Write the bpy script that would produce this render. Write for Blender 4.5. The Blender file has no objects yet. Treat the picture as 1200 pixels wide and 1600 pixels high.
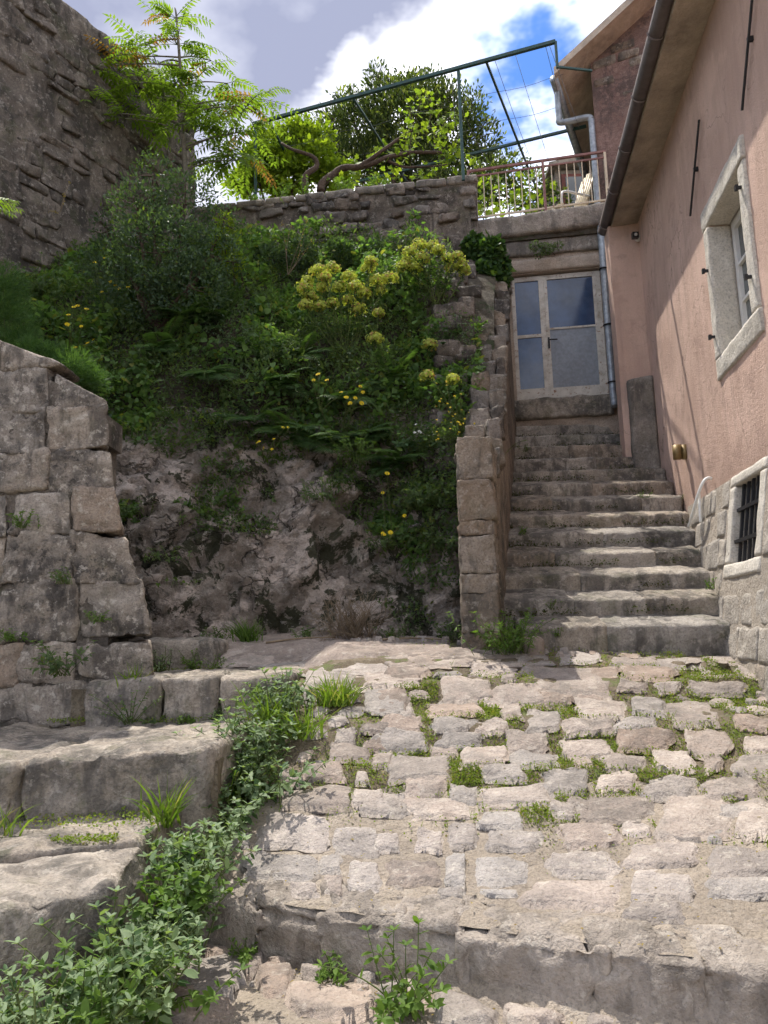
import bpy, math, random
import numpy as np
from mathutils import Vector, Matrix

# ------------------------------------------------------------------ camera
SC = bpy.context.scene
PITCH, ROLL, FPX, EYE = math.radians(9.0), math.radians(-1.6), 1200.0, 1.6
_c, _s = math.cos(PITCH), math.sin(PITCH)
_R = np.array([1, 0, 0.]); _U = np.array([0, -_s, _c]); CF = np.array([0, _c, _s])
CR = _R*math.cos(ROLL) + _U*math.sin(ROLL)
CU = -_R*math.sin(ROLL) + _U*math.cos(ROLL)
CE = np.array([0, 0, EYE])
cam_data = bpy.data.cameras.new('camera')
cam_data.sensor_fit = 'VERTICAL'; cam_data.sensor_height = 24.0; cam_data.sensor_width = 18.0
cam_data.lens = 24.0*FPX/1600.0
cam_data.clip_start = 0.05; cam_data.clip_end = 2000
cam = bpy.data.objects.new('camera', cam_data)
SC.collection.objects.link(cam)
_m = Matrix.Identity(4)
for _i in range(3):
    _m[_i][0] = CR[_i]; _m[_i][1] = CU[_i]; _m[_i][2] = -CF[_i]; _m[_i][3] = CE[_i]
cam.matrix_world = _m
SC.camera = cam

# ------------------------------------------------------------------ sky and sun
SUN_EL, SUN_HEAD = math.radians(66.0), math.radians(-30.0)   # heading: 0 = +Y, positive = towards +X
SUN_DIR = Vector((math.sin(SUN_HEAD)*math.cos(SUN_EL), math.cos(SUN_HEAD)*math.cos(SUN_EL), math.sin(SUN_EL)))
world = bpy.data.worlds.new('World'); SC.world = world; world.use_nodes = True
_nt = world.node_tree; _nt.nodes.clear()
def _wn(t, **kw):
    n = _nt.nodes.new(t)
    for k, v in kw.items(): setattr(n, k, v)
    return n
_L = _nt.links.new
_out = _wn('ShaderNodeOutputWorld'); _bg = _wn('ShaderNodeBackground'); _bg.inputs[1].default_value = 0.15
_sky = _wn('ShaderNodeTexSky', sky_type='NISHITA', sun_disc=False, sun_elevation=SUN_EL, sun_rotation=SUN_HEAD)
_sky.air_density = 1.0; _sky.dust_density = 0.6; _sky.ozone_density = 1.5
_tc = _wn('ShaderNodeTexCoord')
_sep = _wn('ShaderNodeSeparateXYZ'); _L(_tc.outputs['Generated'], _sep.inputs[0])
_zz = _wn('ShaderNodeMath', operation='MAXIMUM'); _L(_sep.outputs[2], _zz.inputs[0]); _zz.inputs[1].default_value = 0.0
_za = _wn('ShaderNodeMath', operation='ADD'); _L(_zz.outputs[0], _za.inputs[0]); _za.inputs[1].default_value = 0.18
_dx = _wn('ShaderNodeMath', operation='DIVIDE'); _L(_sep.outputs[0], _dx.inputs[0]); _L(_za.outputs[0], _dx.inputs[1])
_dy = _wn('ShaderNodeMath', operation='DIVIDE'); _L(_sep.outputs[1], _dy.inputs[0]); _L(_za.outputs[0], _dy.inputs[1])
_cmb = _wn('ShaderNodeCombineXYZ'); _L(_dx.outputs[0], _cmb.inputs[0]); _L(_dy.outputs[0], _cmb.inputs[1]); _cmb.inputs[2].default_value = 3.7
_big = _wn('ShaderNodeTexNoise'); _big.inputs['Scale'].default_value = 1.15; _big.inputs['Detail'].default_value = 7.0; _big.inputs['Roughness'].default_value = 0.56
_mapb = _wn('ShaderNodeMapping'); _mapb.inputs['Location'].default_value = (7.410, 12.633, -5.974)
CLOUD_MAP = _mapb
_L(_cmb.outputs[0], _mapb.inputs[0]); _L(_mapb.outputs[0], _big.inputs['Vector'])
_mask = _wn('ShaderNodeMapRange', interpolation_type='SMOOTHSTEP'); _mask.inputs[1].default_value = 0.435; _mask.inputs[2].default_value = 0.515
_L(_big.outputs[0], _mask.inputs[0])
_den = _wn('ShaderNodeMapRange', interpolation_type='SMOOTHSTEP'); _den.inputs[1].default_value = 0.495; _den.inputs[2].default_value = 0.60
_L(_big.outputs[0], _den.inputs[0])
_cc = _wn('ShaderNodeMix', data_type='RGBA')
_cc.inputs[6].default_value = (7.0, 7.0, 7.15, 1)      # bright sunlit cloud
_cc.inputs[7].default_value = (1.2, 1.3, 1.8, 1)    # grey cloud base
_tone = _wn('ShaderNodeTexNoise'); _tone.inputs['Scale'].default_value = 2.6; _tone.inputs['Detail'].default_value = 6.0; _L(_mapb.outputs[0], _tone.inputs['Vector'])
_tr = _wn('ShaderNodeMapRange'); _tr.inputs[1].default_value = 0.3; _tr.inputs[2].default_value = 0.7; _tr.inputs[3].default_value = 0.25; _tr.inputs[4].default_value = -0.45; _L(_tone.outputs[0], _tr.inputs[0])
_ds = _wn('ShaderNodeMath', operation='ADD', use_clamp=True); _L(_den.outputs[0], _ds.inputs[0]); _L(_tr.outputs[0], _ds.inputs[1]); _L(_ds.outputs[0], _cc.inputs[0])
_mx = _wn('ShaderNodeMix', data_type='RGBA')
_deep = _wn('ShaderNodeMix', data_type='RGBA', blend_type='MULTIPLY'); _deep.inputs[0].default_value = 1.0; _deep.inputs[7].default_value = (.24, .38, .58, 1); _L(_sky.outputs[0], _deep.inputs[6])
_L(_mask.outputs[0], _mx.inputs[0]); _L(_deep.outputs[2], _mx.inputs[6]); _L(_cc.outputs[2], _mx.inputs[7])
_L(_mx.outputs[2], _bg.inputs[0]); _L(_bg.outputs[0], _out.inputs[0])

sun_data = bpy.data.lights.new('sun', 'SUN'); sun_data.energy = 2.5; sun_data.angle = math.radians(0.55); sun_data.color = (1.0, 0.95, 0.865)
sun = bpy.data.objects.new('sun', sun_data); SC.collection.objects.link(sun)
sun.rotation_euler = SUN_DIR.to_track_quat('Z', 'Y').to_euler()
sun.location = (0, 0, 30)
vs = SC.view_settings
vs.view_transform = 'Standard'; vs.look = 'None'; vs.gamma = 1.0; vs.use_curve_mapping = False
vs.exposure = 1.32
SC.cycles.use_denoising = True
SC.cycles.use_adaptive_sampling = True; SC.cycles.adaptive_threshold = 0.03
SC.cycles.max_bounces = 5; SC.cycles.diffuse_bounces = 2; SC.cycles.glossy_bounces = 2; SC.cycles.transmission_bounces = 3

# ------------------------------------------------------------------ helpers: geometry of the place
rng = np.random.default_rng(7)
random.seed(7)
def ray(u, v):
    return CR*(u-600)/FPX + CU*(800-v)/FPX + CF
def at(u, v, Y):                       # the point of the sight line at depth Y
    d = ray(u, v); return CE + d*(Y/d[1])
def atz(u, v, z):
    d = ray(u, v); return CE + d*((z-EYE)/d[2])
TH = math.radians(8.0)
HD = np.array([math.sin(TH), math.cos(TH), 0]); HN = np.array([-math.cos(TH), math.sin(TH), 0])
W0 = np.array([3.2, 6.6, 0.])
ZZ = np.array([0, 0, 1.])
def hp(a, o, z):                       # house frame: a along the pink facade, o out of it, z up
    return W0 + HD*a + HN*o + ZZ*z
def onwall(u, v, o=0.):
    d = ray(u, v); t = ((W0+HN*o-CE)@HN)/(d@HN); return CE + d*t
def onper(u, v, a):
    d = ray(u, v); Q = W0+HD*a; t = ((Q-CE)@HD)/(d@HD); return CE + d*t

def _hash(ix, iy, iz, seed):
    h = (ix*374761393 + iy*668265263 + iz*2147483647 + seed*1274126177) & 0xFFFFFFFF
    h = ((h ^ (h >> 13))*1274126177) & 0xFFFFFFFF
    h = ((h ^ (h >> 16))*2246822519) & 0xFFFFFFFF
    return ((h ^ (h >> 15)) & 0xFFFFFF)/float(0xFFFFFF)
def vnoise(P, seed=0):                 # value noise in -1..1
    P = np.asarray(P, float); I = np.floor(P).astype(np.int64); F = P-I; F = F*F*(3-2*F)
    r = 0
    for a in (0, 1):
        wx = F[..., 0] if a else 1-F[..., 0]
        for b in (0, 1):
            wy = F[..., 1] if b else 1-F[..., 1]
            for c in (0, 1):
                wz = F[..., 2] if c else 1-F[..., 2]
                r = r + wx*wy*wz*_hash(I[..., 0]+a, I[..., 1]+b, I[..., 2]+c, seed)
    return r*2-1
def fbm(P, sc=1., octv=4, seed=0, gain=.5):
    P = np.asarray(P, float)*sc; r = 0; a = 1
    for i in range(octv):
        r = r + a*vnoise(P*(2.03**i)+i*17.3, seed+i); a *= gain
    return r
def ridged(P, sc=1., octv=4, seed=0):
    P = np.asarray(P, float)*sc; r = 0; a = 1
    for i in range(octv):
        r = r + a*(1-np.abs(vnoise(P*(2.03**i)+i*9.1, seed+i))*2); a *= .5
    return r
def facet(P, cell, seed=0, slope=1.):
    """broken stone: piecewise planes over random cells, about -1..1"""
    P = np.asarray(P, float)/cell; sh = P.shape[:-1]; P = P.reshape(-1, 3); I = np.floor(P).astype(np.int64)
    bd = np.full(len(P), 1e9); out = np.zeros(len(P))
    for a in (-1, 0, 1):
        for b in (-1, 0, 1):
            for c in (-1, 0, 1):
                x, y, z = I[:, 0]+a, I[:, 1]+b, I[:, 2]+c
                q = np.stack([x+_hash(x, y, z, seed+1), y+_hash(x, y, z, seed+2), z+_hash(x, y, z, seed+3)], -1); d = P-q; dd = (d*d).sum(1)
                val = (_hash(x, y, z, seed+4)-.5)*1.2+slope*(d[:, 0]*(_hash(x, y, z, seed+5)-.5)+d[:, 1]*(_hash(x, y, z, seed+6)-.5)+d[:, 2]*(_hash(x, y, z, seed+7)-.5))*2
                m = dd < bd; bd[m] = dd[m]; out[m] = val[m]
    return out.reshape(sh)
def unit(v):
    v = np.asarray(v, float); return v/np.maximum(np.linalg.norm(v, axis=-1, keepdims=True), 1e-9)

# ------------------------------------------------------------------ helpers: objects
COL = SC.collection
def new_obj(name, V, faces, mat, parent=None, smooth=True, kind=None):
    """one mesh object; faces = list of int arrays (n,3)/(n,4) or of tuples"""
    me = bpy.data.meshes.new(name)
    V = np.asarray(V, np.float32)
    arrs = []
    for f in (faces if isinstance(faces, list) and len(faces) and isinstance(faces[0], np.ndarray) else [faces]):
        if isinstance(f, np.ndarray): arrs.append(f)
        else:
            by = {}
            for t in f: by.setdefault(len(t), []).append(t)
            for k in by: arrs.append(np.array(by[k], np.int32))
    arrs = [a for a in arrs if len(a)]
    me.vertices.add(len(V)); me.vertices.foreach_set('co', V.ravel())
    nl = sum(a.size for a in arrs); npoly = sum(len(a) for a in arrs)
    me.loops.add(nl); me.polygons.add(npoly)
    me.loops.foreach_set('vertex_index', np.concatenate([a.ravel() for a in arrs]).astype(np.int32))
    tot = np.concatenate([np.full(len(a), a.shape[1]) for a in arrs]).astype(np.int32)
    st = np.concatenate([[0], np.cumsum(tot)[:-1]]).astype(np.int32)
    me.polygons.foreach_set('loop_start', st); me.polygons.foreach_set('loop_total', tot)
    me.polygons.foreach_set('use_smooth', np.full(npoly, bool(smooth)))
    me.update(calc_edges=True)
    if mat is not None: me.materials.append(mat)
    o = bpy.data.objects.new(name, me); COL.objects.link(o)
    if parent is not None: put(o, parent)
    if kind: o['kind'] = kind
    return o
def put(o, parent):
    o.parent = parent
    if parent.type == 'EMPTY': o.matrix_parent_inverse = Matrix.Translation(-parent.location)
def tag(o, label=None, cat=None, group=None, kind=None):
    if label: o['label'] = label
    if cat: o['category'] = cat
    if group: o['group'] = group
    if kind: o['kind'] = kind
    return o
def thing(name, loc, label, cat, group=None, kind=None):
    e = bpy.data.objects.new(name, None); COL.objects.link(e); e.location = [float(x) for x in loc]
    e.empty_display_size = 0.2
    return tag(e, label, cat, group, kind)

class MB:                                # collects shapes for ONE mesh
    def __init__(s): s.V = []; s.F = []; s.n = 0
    def add(s, V, F):
        V = np.asarray(V, float)
        for f in F:
            s.F.append(np.asarray(f, np.int32)+s.n)
        s.V.append(V); s.n += len(V); return s
    def hexa(s, P):                      # 8 corners, bottom 4 then top 4
        F = np.array([[0, 3, 2, 1], [4, 5, 6, 7], [0, 1, 5, 4], [1, 2, 6, 5], [2, 3, 7, 6], [3, 0, 4, 7]])
        return s.add(P, [F])
    def hbox(s, a0, a1, o0, o1, z0, z1): # box in the house frame
        return s.hexa([hp(a0, o0, z0), hp(a1, o0, z0), hp(a1, o1, z0), hp(a0, o1, z0), hp(a0, o0, z1), hp(a1, o0, z1), hp(a1, o1, z1), hp(a0, o1, z1)])
    def bar(s, A, B, w, h=None, up=(0, 0, 1)):
        A = np.asarray(A, float); B = np.asarray(B, float); h = h or w
        d = unit(B-A); up = np.asarray(up, float)
        if abs(d@up) > .98: up = np.array([1., 0, 0])
        x = unit(np.cross(d, up))*w/2; y = unit(np.cross(x, d))*h/2
        return s.hexa([A-x-y, B-x-y, B+x-y, A+x-y, A-x+y, B-x+y, B+x+y, A+x+y])
    def tube(s, pts, rad, seg=8, cap=True):
        pts = np.asarray(pts, float); n = len(pts)
        rad = np.full(n, rad) if np.isscalar(rad) else np.asarray(rad, float)
        T = unit(np.gradient(pts, axis=0)); up = np.array([.13, .21, .97])
        if abs(T[0]@up) > .9: up = np.array([1, .1, 0.])
        V = []
        x = unit(np.cross(T[0], up))
        for i in range(n):
            x = unit(x - T[i]*(x@T[i])); y = np.cross(T[i], x)
            a = np.arange(seg)*2*math.pi/seg
            V.append(pts[i]+rad[i]*(np.cos(a)[:, None]*x+np.sin(a)[:, None]*y))
        V = np.concatenate(V); F = []
        i = np.arange(n-1)[:, None]*seg; j = np.arange(seg)[None]; k = (j+1) % seg
        Q = np.stack([i+j, i+k, i+seg+k, i+seg+j], -1).reshape(-1, 4)
        Fs = [Q]
        if cap:
            Fs.append(np.array([[seg-1-q for q in range(seg)]])); Fs.append(np.array([[(n-1)*seg+q for q in range(seg)]]))
        return s.add(V, Fs)
    def build(s, name, mat, parent=None, smooth=False, kind=None):
        by = {}
        for f in s.F: by.setdefault(f.shape[1], []).append(f)
        return new_obj(name, np.concatenate(s.V), [np.concatenate(b) for b in by.values()], mat, parent, smooth, kind)

_lat = {}
def lattice(nx, ny, nz):
    k = (nx, ny, nz)
    if k in _lat: return _lat[k]
    idx = -np.ones((nx+1, ny+1, nz+1), int)
    I, J, K = np.meshgrid(np.arange(nx+1), np.arange(ny+1), np.arange(nz+1), indexing='ij')
    surf = (I == 0) | (I == nx) | (J == 0) | (J == ny) | (K == 0) | (K == nz)
    idx[surf] = np.arange(surf.sum())
    S = np.stack([I[surf]/nx, J[surf]/ny, K[surf]/nz], -1)*2-1
    F = []
    def q(A, flip):
        f = np.stack([A[:-1, :-1], A[1:, :-1], A[1:, 1:], A[:-1, 1:]], -1).reshape(-1, 4)
        F.append(f[:, ::-1] if flip else f)
    q(idx[:, :, 0], True); q(idx[:, :, nz], False)
    q(idx[:, 0, :], False); q(idx[:, ny, :], True)
    q(idx[0, :, :], True); q(idx[nx, :, :], False)
    _lat[k] = (S, np.concatenate(F)); return _lat[k]
def rough_block(C8, seg=.06, rnd=.03, amp=.012, nsc=6., seed=0, octv=3, maxn=22, chip=0., fac=0., fcell=.12):
    """stone filling the hexahedron C8 (bottom 4, top 4): rounded edges, weathered faces. returns V, [F]"""
    C = np.asarray(C8, float)
    ex = np.linalg.norm(C[1]-C[0]+C[2]-C[3])/2; ey = np.linalg.norm(C[3]-C[0]+C[2]-C[1])/2; ez = np.linalg.norm(C[4:]-C[:4], axis=1).mean()
    n = [int(min(maxn, max(2, round(e/seg)))) for e in (ex, ey, ez)]
    S, F = lattice(*n)
    # pull lattice lines towards the edges so that the rounding is sampled
    S = np.sign(S)*np.abs(S)**.8
    H = np.array([ex, ey, ez])/2
    p = S*H; r = min(rnd, .45*H.min()); q = np.clip(p, -(H-r), H-r); d = p-q
    l = np.linalg.norm(d, axis=1, keepdims=True); nd = d/np.maximum(l, 1e-9)
    p = np.where(l > 1e-9, q+nd*np.minimum(l, r), p)
    W = p/H*.5+.5; x, y, z = W[:, 0:1], W[:, 1:2], W[:, 2:3]
    def tri(Q): return ((Q[0]*(1-x)*(1-y)+Q[1]*x*(1-y)+Q[2]*x*y+Q[3]*(1-x)*y)*(1-z)+(Q[4]*(1-x)*(1-y)+Q[5]*x*(1-y)+Q[6]*x*y+Q[7]*(1-x)*y)*z)
    V = tri(C)
    cen = V.mean(0)
    ax = unit(C[1]-C[0]+C[2]-C[3]); ay = unit(C[3]-C[0]+C[2]-C[1]); az = unit(C[4:].mean(0)-C[:4].mean(0))
    nn = unit(nd[:, 0:1]*ax+nd[:, 1:2]*ay+nd[:, 2:3]*az)
    nn = np.where(l > 1e-9, nn, unit(V-cen))
    dis = fbm(V, nsc, octv, seed)*amp
    if chip:
        edge = (np.sort(np.abs(S), axis=1)[:, 1] > .72)
        dis = dis - edge*np.maximum(0, fbm(V, 9., 2, seed+5))*chip
    if fac: dis = dis+facet(V+.02*np.stack([vnoise(V*9, 1), vnoise(V*9, 2), vnoise(V*9, 3)], -1), fcell, seed)*fac
    V = V + nn*dis[:, None]
    return V, [F]
def box8(x0, x1, y0, y1, z0, z1):
    return np.array([[x0, y0, z0], [x1, y0, z0], [x1, y1, z0], [x0, y1, z0], [x0, y0, z1], [x1, y0, z1], [x1, y1, z1], [x0, y1, z1]], float)
def hbox8(a0, a1, o0, o1, z0, z1):
    # right handed order: x = +a, y = +o
    return np.array([hp(a0, o0, z0), hp(a1, o0, z0), hp(a1, o1, z0), hp(a0, o1, z0), hp(a0, o0, z1), hp(a1, o0, z1), hp(a1, o1, z1), hp(a0, o1, z1)])
def jit(C, j, seed):
    return C + np.random.default_rng(seed).uniform(-1, 1, (8, 3))*j

# leaf templates: x along the leaf 0..1, y across -.5..5, z lift
TEMPL = {
 'oval':  (np.array([[0, 0, 0], [.3, -.42, .06], [.3, 0, 0], [.3, .42, .06], [.7, -.36, .05], [.7, 0, 0], [.7, .36, .05], [1, 0, -.03]]),
           [np.array([[0, 1, 2], [0, 2, 3], [4, 7, 5], [5, 7, 6]]), np.array([[1, 4, 5, 2], [2, 5, 6, 3]])]),
 'lance': (np.array([[0, 0, 0], [.35, -.5, .05], [.35, .5, .05], [1, 0, -.12], [.35, 0, 0]]), [np.array([[0, 1, 4], [0, 4, 2], [4, 1, 3], [2, 4, 3]])]),
 'quad':  (np.array([[0, 0, 0], [.5, -.5, .08], [1, 0, 0], [.5, .5, .08]]), [np.array([[0, 1, 2], [0, 2, 3]])]),
 'heart': (np.array([[0, 0, 0], [-.12, -.3, .03], [.2, -.52, .06], [.62, -.36, .03], [1, 0, -.06], [.62, .36, .03], [.2, .52, .06], [-.12, .3, .03], [.4, 0, 0]]),
           [np.array([[0, 1, 2], [0, 2, 8], [8, 2, 3], [8, 3, 4], [8, 4, 5], [8, 5, 6], [0, 8, 6], [0, 6, 7]])]),
 'lobed': (np.array([[0, 0, 0], [-.1, -.35, .04], [.15, -.6, .05], [.3, -.36, .0], [.6, -.55, .05], [.66, -.24, .02], [1, 0, -.05], [.66, .24, .02], [.6, .55, .05], [.3, .36, .0], [.15, .6, .05], [-.1, .35, .04], [.4, 0, -.02]]),
           [np.array([[0, 1, 2], [0, 2, 3], [0, 3, 12], [12, 3, 4], [12, 4, 5], [12, 5, 6], [12, 6, 7], [12, 7, 8], [12, 8, 9], [0, 12, 9], [0, 9, 10], [0, 10, 11]])]),
 'strip': (np.array([[0, -.5, 0], [0, .5, 0], [.5, -.4, 0], [.5, .4, 0], [1, 0, 0]]), [np.array([[0, 1, 3], [0, 3, 2], [2, 3, 4]])]),
}
class Leaves:
    def __init__(s): s.d = {}
    def add(s, t, P, A, N, L, W):
        P = np.atleast_2d(P); n = len(P)
        b = lambda x: np.broadcast_to(np.atleast_2d(x), (n, 3))
        L = np.broadcast_to(L, (n,)); W = np.broadcast_to(W, (n,))
        s.d.setdefault(t, []).append((P, b(A), b(N), L, W)); return s
    def mb(s, mb=None):
        mb = mb or MB()
        for t, lst in s.d.items():
            P = np.concatenate([q[0] for q in lst]); A = unit(np.concatenate([q[1] for q in lst])); N = np.concatenate([q[2] for q in lst])
            L = np.concatenate([q[3] for q in lst]); W = np.concatenate([q[4] for q in lst])
            S = unit(np.cross(N, A)); N = np.cross(A, S)
            T, Fs = TEMPL[t]; k = len(T)
            V = P[:, None]+L[:, None, None]*T[None, :, 0:1]*A[:, None]+W[:, None, None]*T[None, :, 1:2]*S[:, None]+L[:, None, None]*T[None, :, 2:3]*N[:, None]
            off = (np.arange(len(P))*k)[:, None, None]
            mb.add(V.reshape(-1, 3), [(f[None]+off).reshape(-1, f.shape[1]) for f in Fs])
        return mb
    def build(s, name, mat, parent=None, kind=None):
        return s.mb().build(name, mat, parent, True, kind)
def rdir(n, zmin=-1., zmax=1., g=None):
    g = g or rng
    z = g.uniform(zmin, zmax, n); a = g.uniform(0, 2*math.pi, n); r = np.sqrt(1-z*z)
    return np.stack([r*np.cos(a), r*np.sin(a), z], -1)
# ------------------------------------------------------------------ materials
class NT:
    def __init__(s, name):
        s.m = bpy.data.materials.new(name); s.m.use_nodes = True; s.t = s.m.node_tree; s.t.nodes.clear()
        s.out = s.n('ShaderNodeOutputMaterial')
    def n(s, ty, **kw):
        x = s.t.nodes.new(ty)
        for k, v in kw.items(): setattr(x, k, v)
        return x
    def l(s, a, b): s.t.links.new(a, b)
    def pos(s): return s.n('ShaderNodeNewGeometry').outputs['Position']
    def vec(s, sc=(1, 1, 1), loc=(0, 0, 0), rand=0.):
        m = s.n('ShaderNodeMapping'); m.inputs['Scale'].default_value = sc; m.inputs['Location'].default_value = loc
        p = s.pos()
        if rand:
            oi = s.n('ShaderNodeObjectInfo'); mm = s.n('ShaderNodeMath', operation='MULTIPLY'); s.l(oi.outputs['Random'], mm.inputs[0]); mm.inputs[1].default_value = rand
            va = s.n('ShaderNodeVectorMath', operation='ADD'); s.l(p, va.inputs[0]); s.l(mm.outputs[0], va.inputs[1]); p = va.outputs[0]
        s.l(p, m.inputs[0]); return m.outputs[0]
    def noise(s, v, sc, det=4., rough=.55, dist=0.):
        x = s.n('ShaderNodeTexNoise'); s.l(v, x.inputs['Vector']); x.inputs['Scale'].default_value = sc; x.inputs['Detail'].default_value = det
        x.inputs['Roughness'].default_value = rough; x.inputs['Distortion'].default_value = dist; return x.outputs['Fac']
    def voro(s, v, sc, feat='F1', rand=1.):
        x = s.n('ShaderNodeTexVoronoi', feature=feat); s.l(v, x.inputs['Vector']); x.inputs['Scale'].default_value = sc; x.inputs['Randomness'].default_value = rand
        return x.outputs['Distance']
    def rng(s, f, a, b, c=0., d=1.):
        x = s.n('ShaderNodeMapRange', interpolation_type='SMOOTHSTEP'); s.l(f, x.inputs[0]); x.inputs[1].default_value = a; x.inputs[2].default_value = b
        x.inputs[3].default_value = c; x.inputs[4].default_value = d; return x.outputs[0]
    def mix(s, f, a, b, bt='MIX'):
        x = s.n('ShaderNodeMix', data_type='RGBA', blend_type=bt)
        for v, k in ((f, 0), (a, 6), (b, 7)):
            if hasattr(v, 'links'): s.l(v, x.inputs[k])
            elif k == 0: x.inputs[0].default_value = v
            else: x.inputs[k].default_value = (*v, 1) if len(v) == 3 else v
        return x.outputs[2]
    def math(s, op, a, b=None):
        x = s.n('ShaderNodeMath', operation=op)
        for v, k in ((a, 0), (b, 1)):
            if v is None: continue
            if hasattr(v, 'links'): s.l(v, x.inputs[k])
            else: x.inputs[k].default_value = v
        return x.outputs[0]
    def bump(s, h, st=.5, d=.02, nrm=None):
        x = s.n('ShaderNodeBump'); s.l(h, x.inputs['Height']); x.inputs['Strength'].default_value = st; x.inputs['Distance'].default_value = d
        if nrm is not None: s.l(nrm, x.inputs['Normal'])
        return x.outputs[0]
    def bsdf(s, col, rough=.9, nrm=None, spec=.25, metal=0.):
        b = s.n('ShaderNodeBsdfPrincipled')
        if hasattr(col, 'links'): s.l(col, b.inputs['Base Color'])
        else: b.inputs['Base Color'].default_value = (*col, 1)
        if hasattr(rough, 'links'): s.l(rough, b.inputs['Roughness'])
        else: b.inputs['Roughness'].default_value = rough
        b.inputs['Specular IOR Level'].default_value = spec; b.inputs['Metallic'].default_value = metal
        if nrm is not None: s.l(nrm, b.inputs['Normal'])
        return b
    def done(s, b): s.l(b.outputs[0], s.out.inputs[0]); return s.m

def stone_mat(name, c1, c2, dark=(.06, .055, .05), dk=.5, pale=(.5, .47, .43), pl=.35, moss=0., var=.25, bump=.5, spots=.3, moss_c=(.05, .06, .02), crack=0., gr=1.):
    """limestone: two tones, dark biofilm stains, pale lichen, small black lichen spots, optional moss"""
    wm = lambda c: (c[0]*1.03, c[1]*.985, c[2]*.92)
    c1, c2, pale = wm(c1), wm(c2), wm(pale)
    t = NT(name); v = t.vec(rand=7.)
    big = t.noise(v, 1.7, 3., .6); mid = t.noise(v, 8., 4., .68); fine = t.noise(v, 55., 3., .75)
    col = t.mix(t.rng(mid, .32, .68), c1, c2)
    oi = t.n('ShaderNodeObjectInfo')
    hs = t.n('ShaderNodeHueSaturation'); hs.inputs['Saturation'].default_value = 1.0
    t.l(t.rng(oi.outputs['Random'], 0, 1, 1-var, 1+var), hs.inputs['Value']); t.l(col, hs.inputs['Color']); col = hs.outputs[0]
    r2 = t.math('FRACT', t.math('MULTIPLY', oi.outputs['Random'], 13.7)); g_ = sum(c2)/3
    col = t.mix(t.rng(r2, .45, .95, 0., .5 if var > .13 else (.2 if var > .08 else 0.)), col, (g_*.92, g_*.875, g_*.82))      # some stones greyer
    col = t.mix(t.rng(r2, .30, .02, 0., .45 if var > .08 else 0.), col, (c1[0]*1.1, c1[1]*.93, c1[2]*.80))   # some browner
    col = t.mix(t.rng(fine, .42, .72, 0., .62*gr), col, tuple(x*.42 for x in c1))
    st = t.math('MULTIPLY', t.rng(big, .40, .62), t.rng(mid, .34, .58))
    col = t.mix(t.math('MULTIPLY', st, dk), col, dark)
    if dk > .6:
        rs_ = t.noise(t.vec(sc=(1, 1, .28), loc=(4, 7, 1), rand=3.), 4.2, 4., .7); col = t.mix(t.rng(rs_, .50, .62, 0., dk*.75), col, dark)
    pn = t.noise(t.vec(loc=(13, 5, 2), rand=5.), 13., 4., .75)
    col = t.mix(t.rng(pn, .54, .66, 0., pl), col, pale)
    if spots:
        sm = t.math('MULTIPLY', t.rng(pn, .47, .36), t.rng(big, .44, .58, 0., spots)); col = t.mix(sm, col, dark)
    if moss:
        mn = t.noise(t.vec(loc=(1, 9, 4)), 3.2, 4., .7); col = t.mix(t.rng(mn, .54, .64, 0., moss), col, moss_c)
    h = t.math('ADD', t.math('MULTIPLY', mid, .8), t.math('MULTIPLY', fine, .34))
    return t.done(t.bsdf(col, .92, t.bump(h, min(1., bump*1.25), .04), .2))

def plain_mat(name, col, rough=.6, spec=.3, metal=0., var=.15, vs=9., bump=.0, dirt=None, dk=.0, rust=None, ru=0.):
    t = NT(name); v = t.vec(); n = t.noise(v, vs, 5., .6)
    c = t.mix(t.rng(n, .25, .75), tuple(x*(1-var) for x in col), tuple(min(1, x*(1+var)) for x in col))
    if dirt: c = t.mix(t.rng(t.noise(t.vec(loc=(4, 4, 4)), vs*.6, 6., .7), .45, .7, 0., dk), c, dirt)
    if rust: c = t.mix(t.rng(t.noise(t.vec(loc=(7, 2, 4)), vs*2.2, 6., .75), .56, .64, 0., ru), c, rust)
    nr = t.bump(t.noise(v, 60., 4.), bump, .01) if bump else None
    return t.done(t.bsdf(c, rough, nr, spec, metal))

def leaf_mat(name, c1, c2, tr=.45, rough=.45, spec=.35, tcol=None, odd=None, of=.12):
    rough = max(rough, .55); spec = spec*.5
    t = NT(name); g = t.n('ShaderNodeNewGeometry'); r = g.outputs['Random Per Island']
    c = t.mix(r, c1, c2)
    if odd:
        rr = t.math('FRACT', t.math('MULTIPLY', r, 17.31)); c = t.mix(t.rng(rr, 1-of-.02, 1-of+.02), c, odd)
    c = t.mix(t.rng(t.noise(t.vec(), 3., 1.), .3, .7, 0., .35), c, tuple(x*.6 for x in c1))
    b = t.bsdf(c, rough, None, spec)
    tn = t.n('ShaderNodeBsdfTranslucent')
    tc = t.mix(1., c, tcol or (1.55, 1.7, .55), 'MULTIPLY'); t.l(tc, tn.inputs[0])
    mx = t.n('ShaderNodeMixShader'); mx.inputs[0].default_value = tr; t.l(b.outputs[0], mx.inputs[1]); t.l(tn.outputs[0], mx.inputs[2])
    return t.done(mx)

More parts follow.
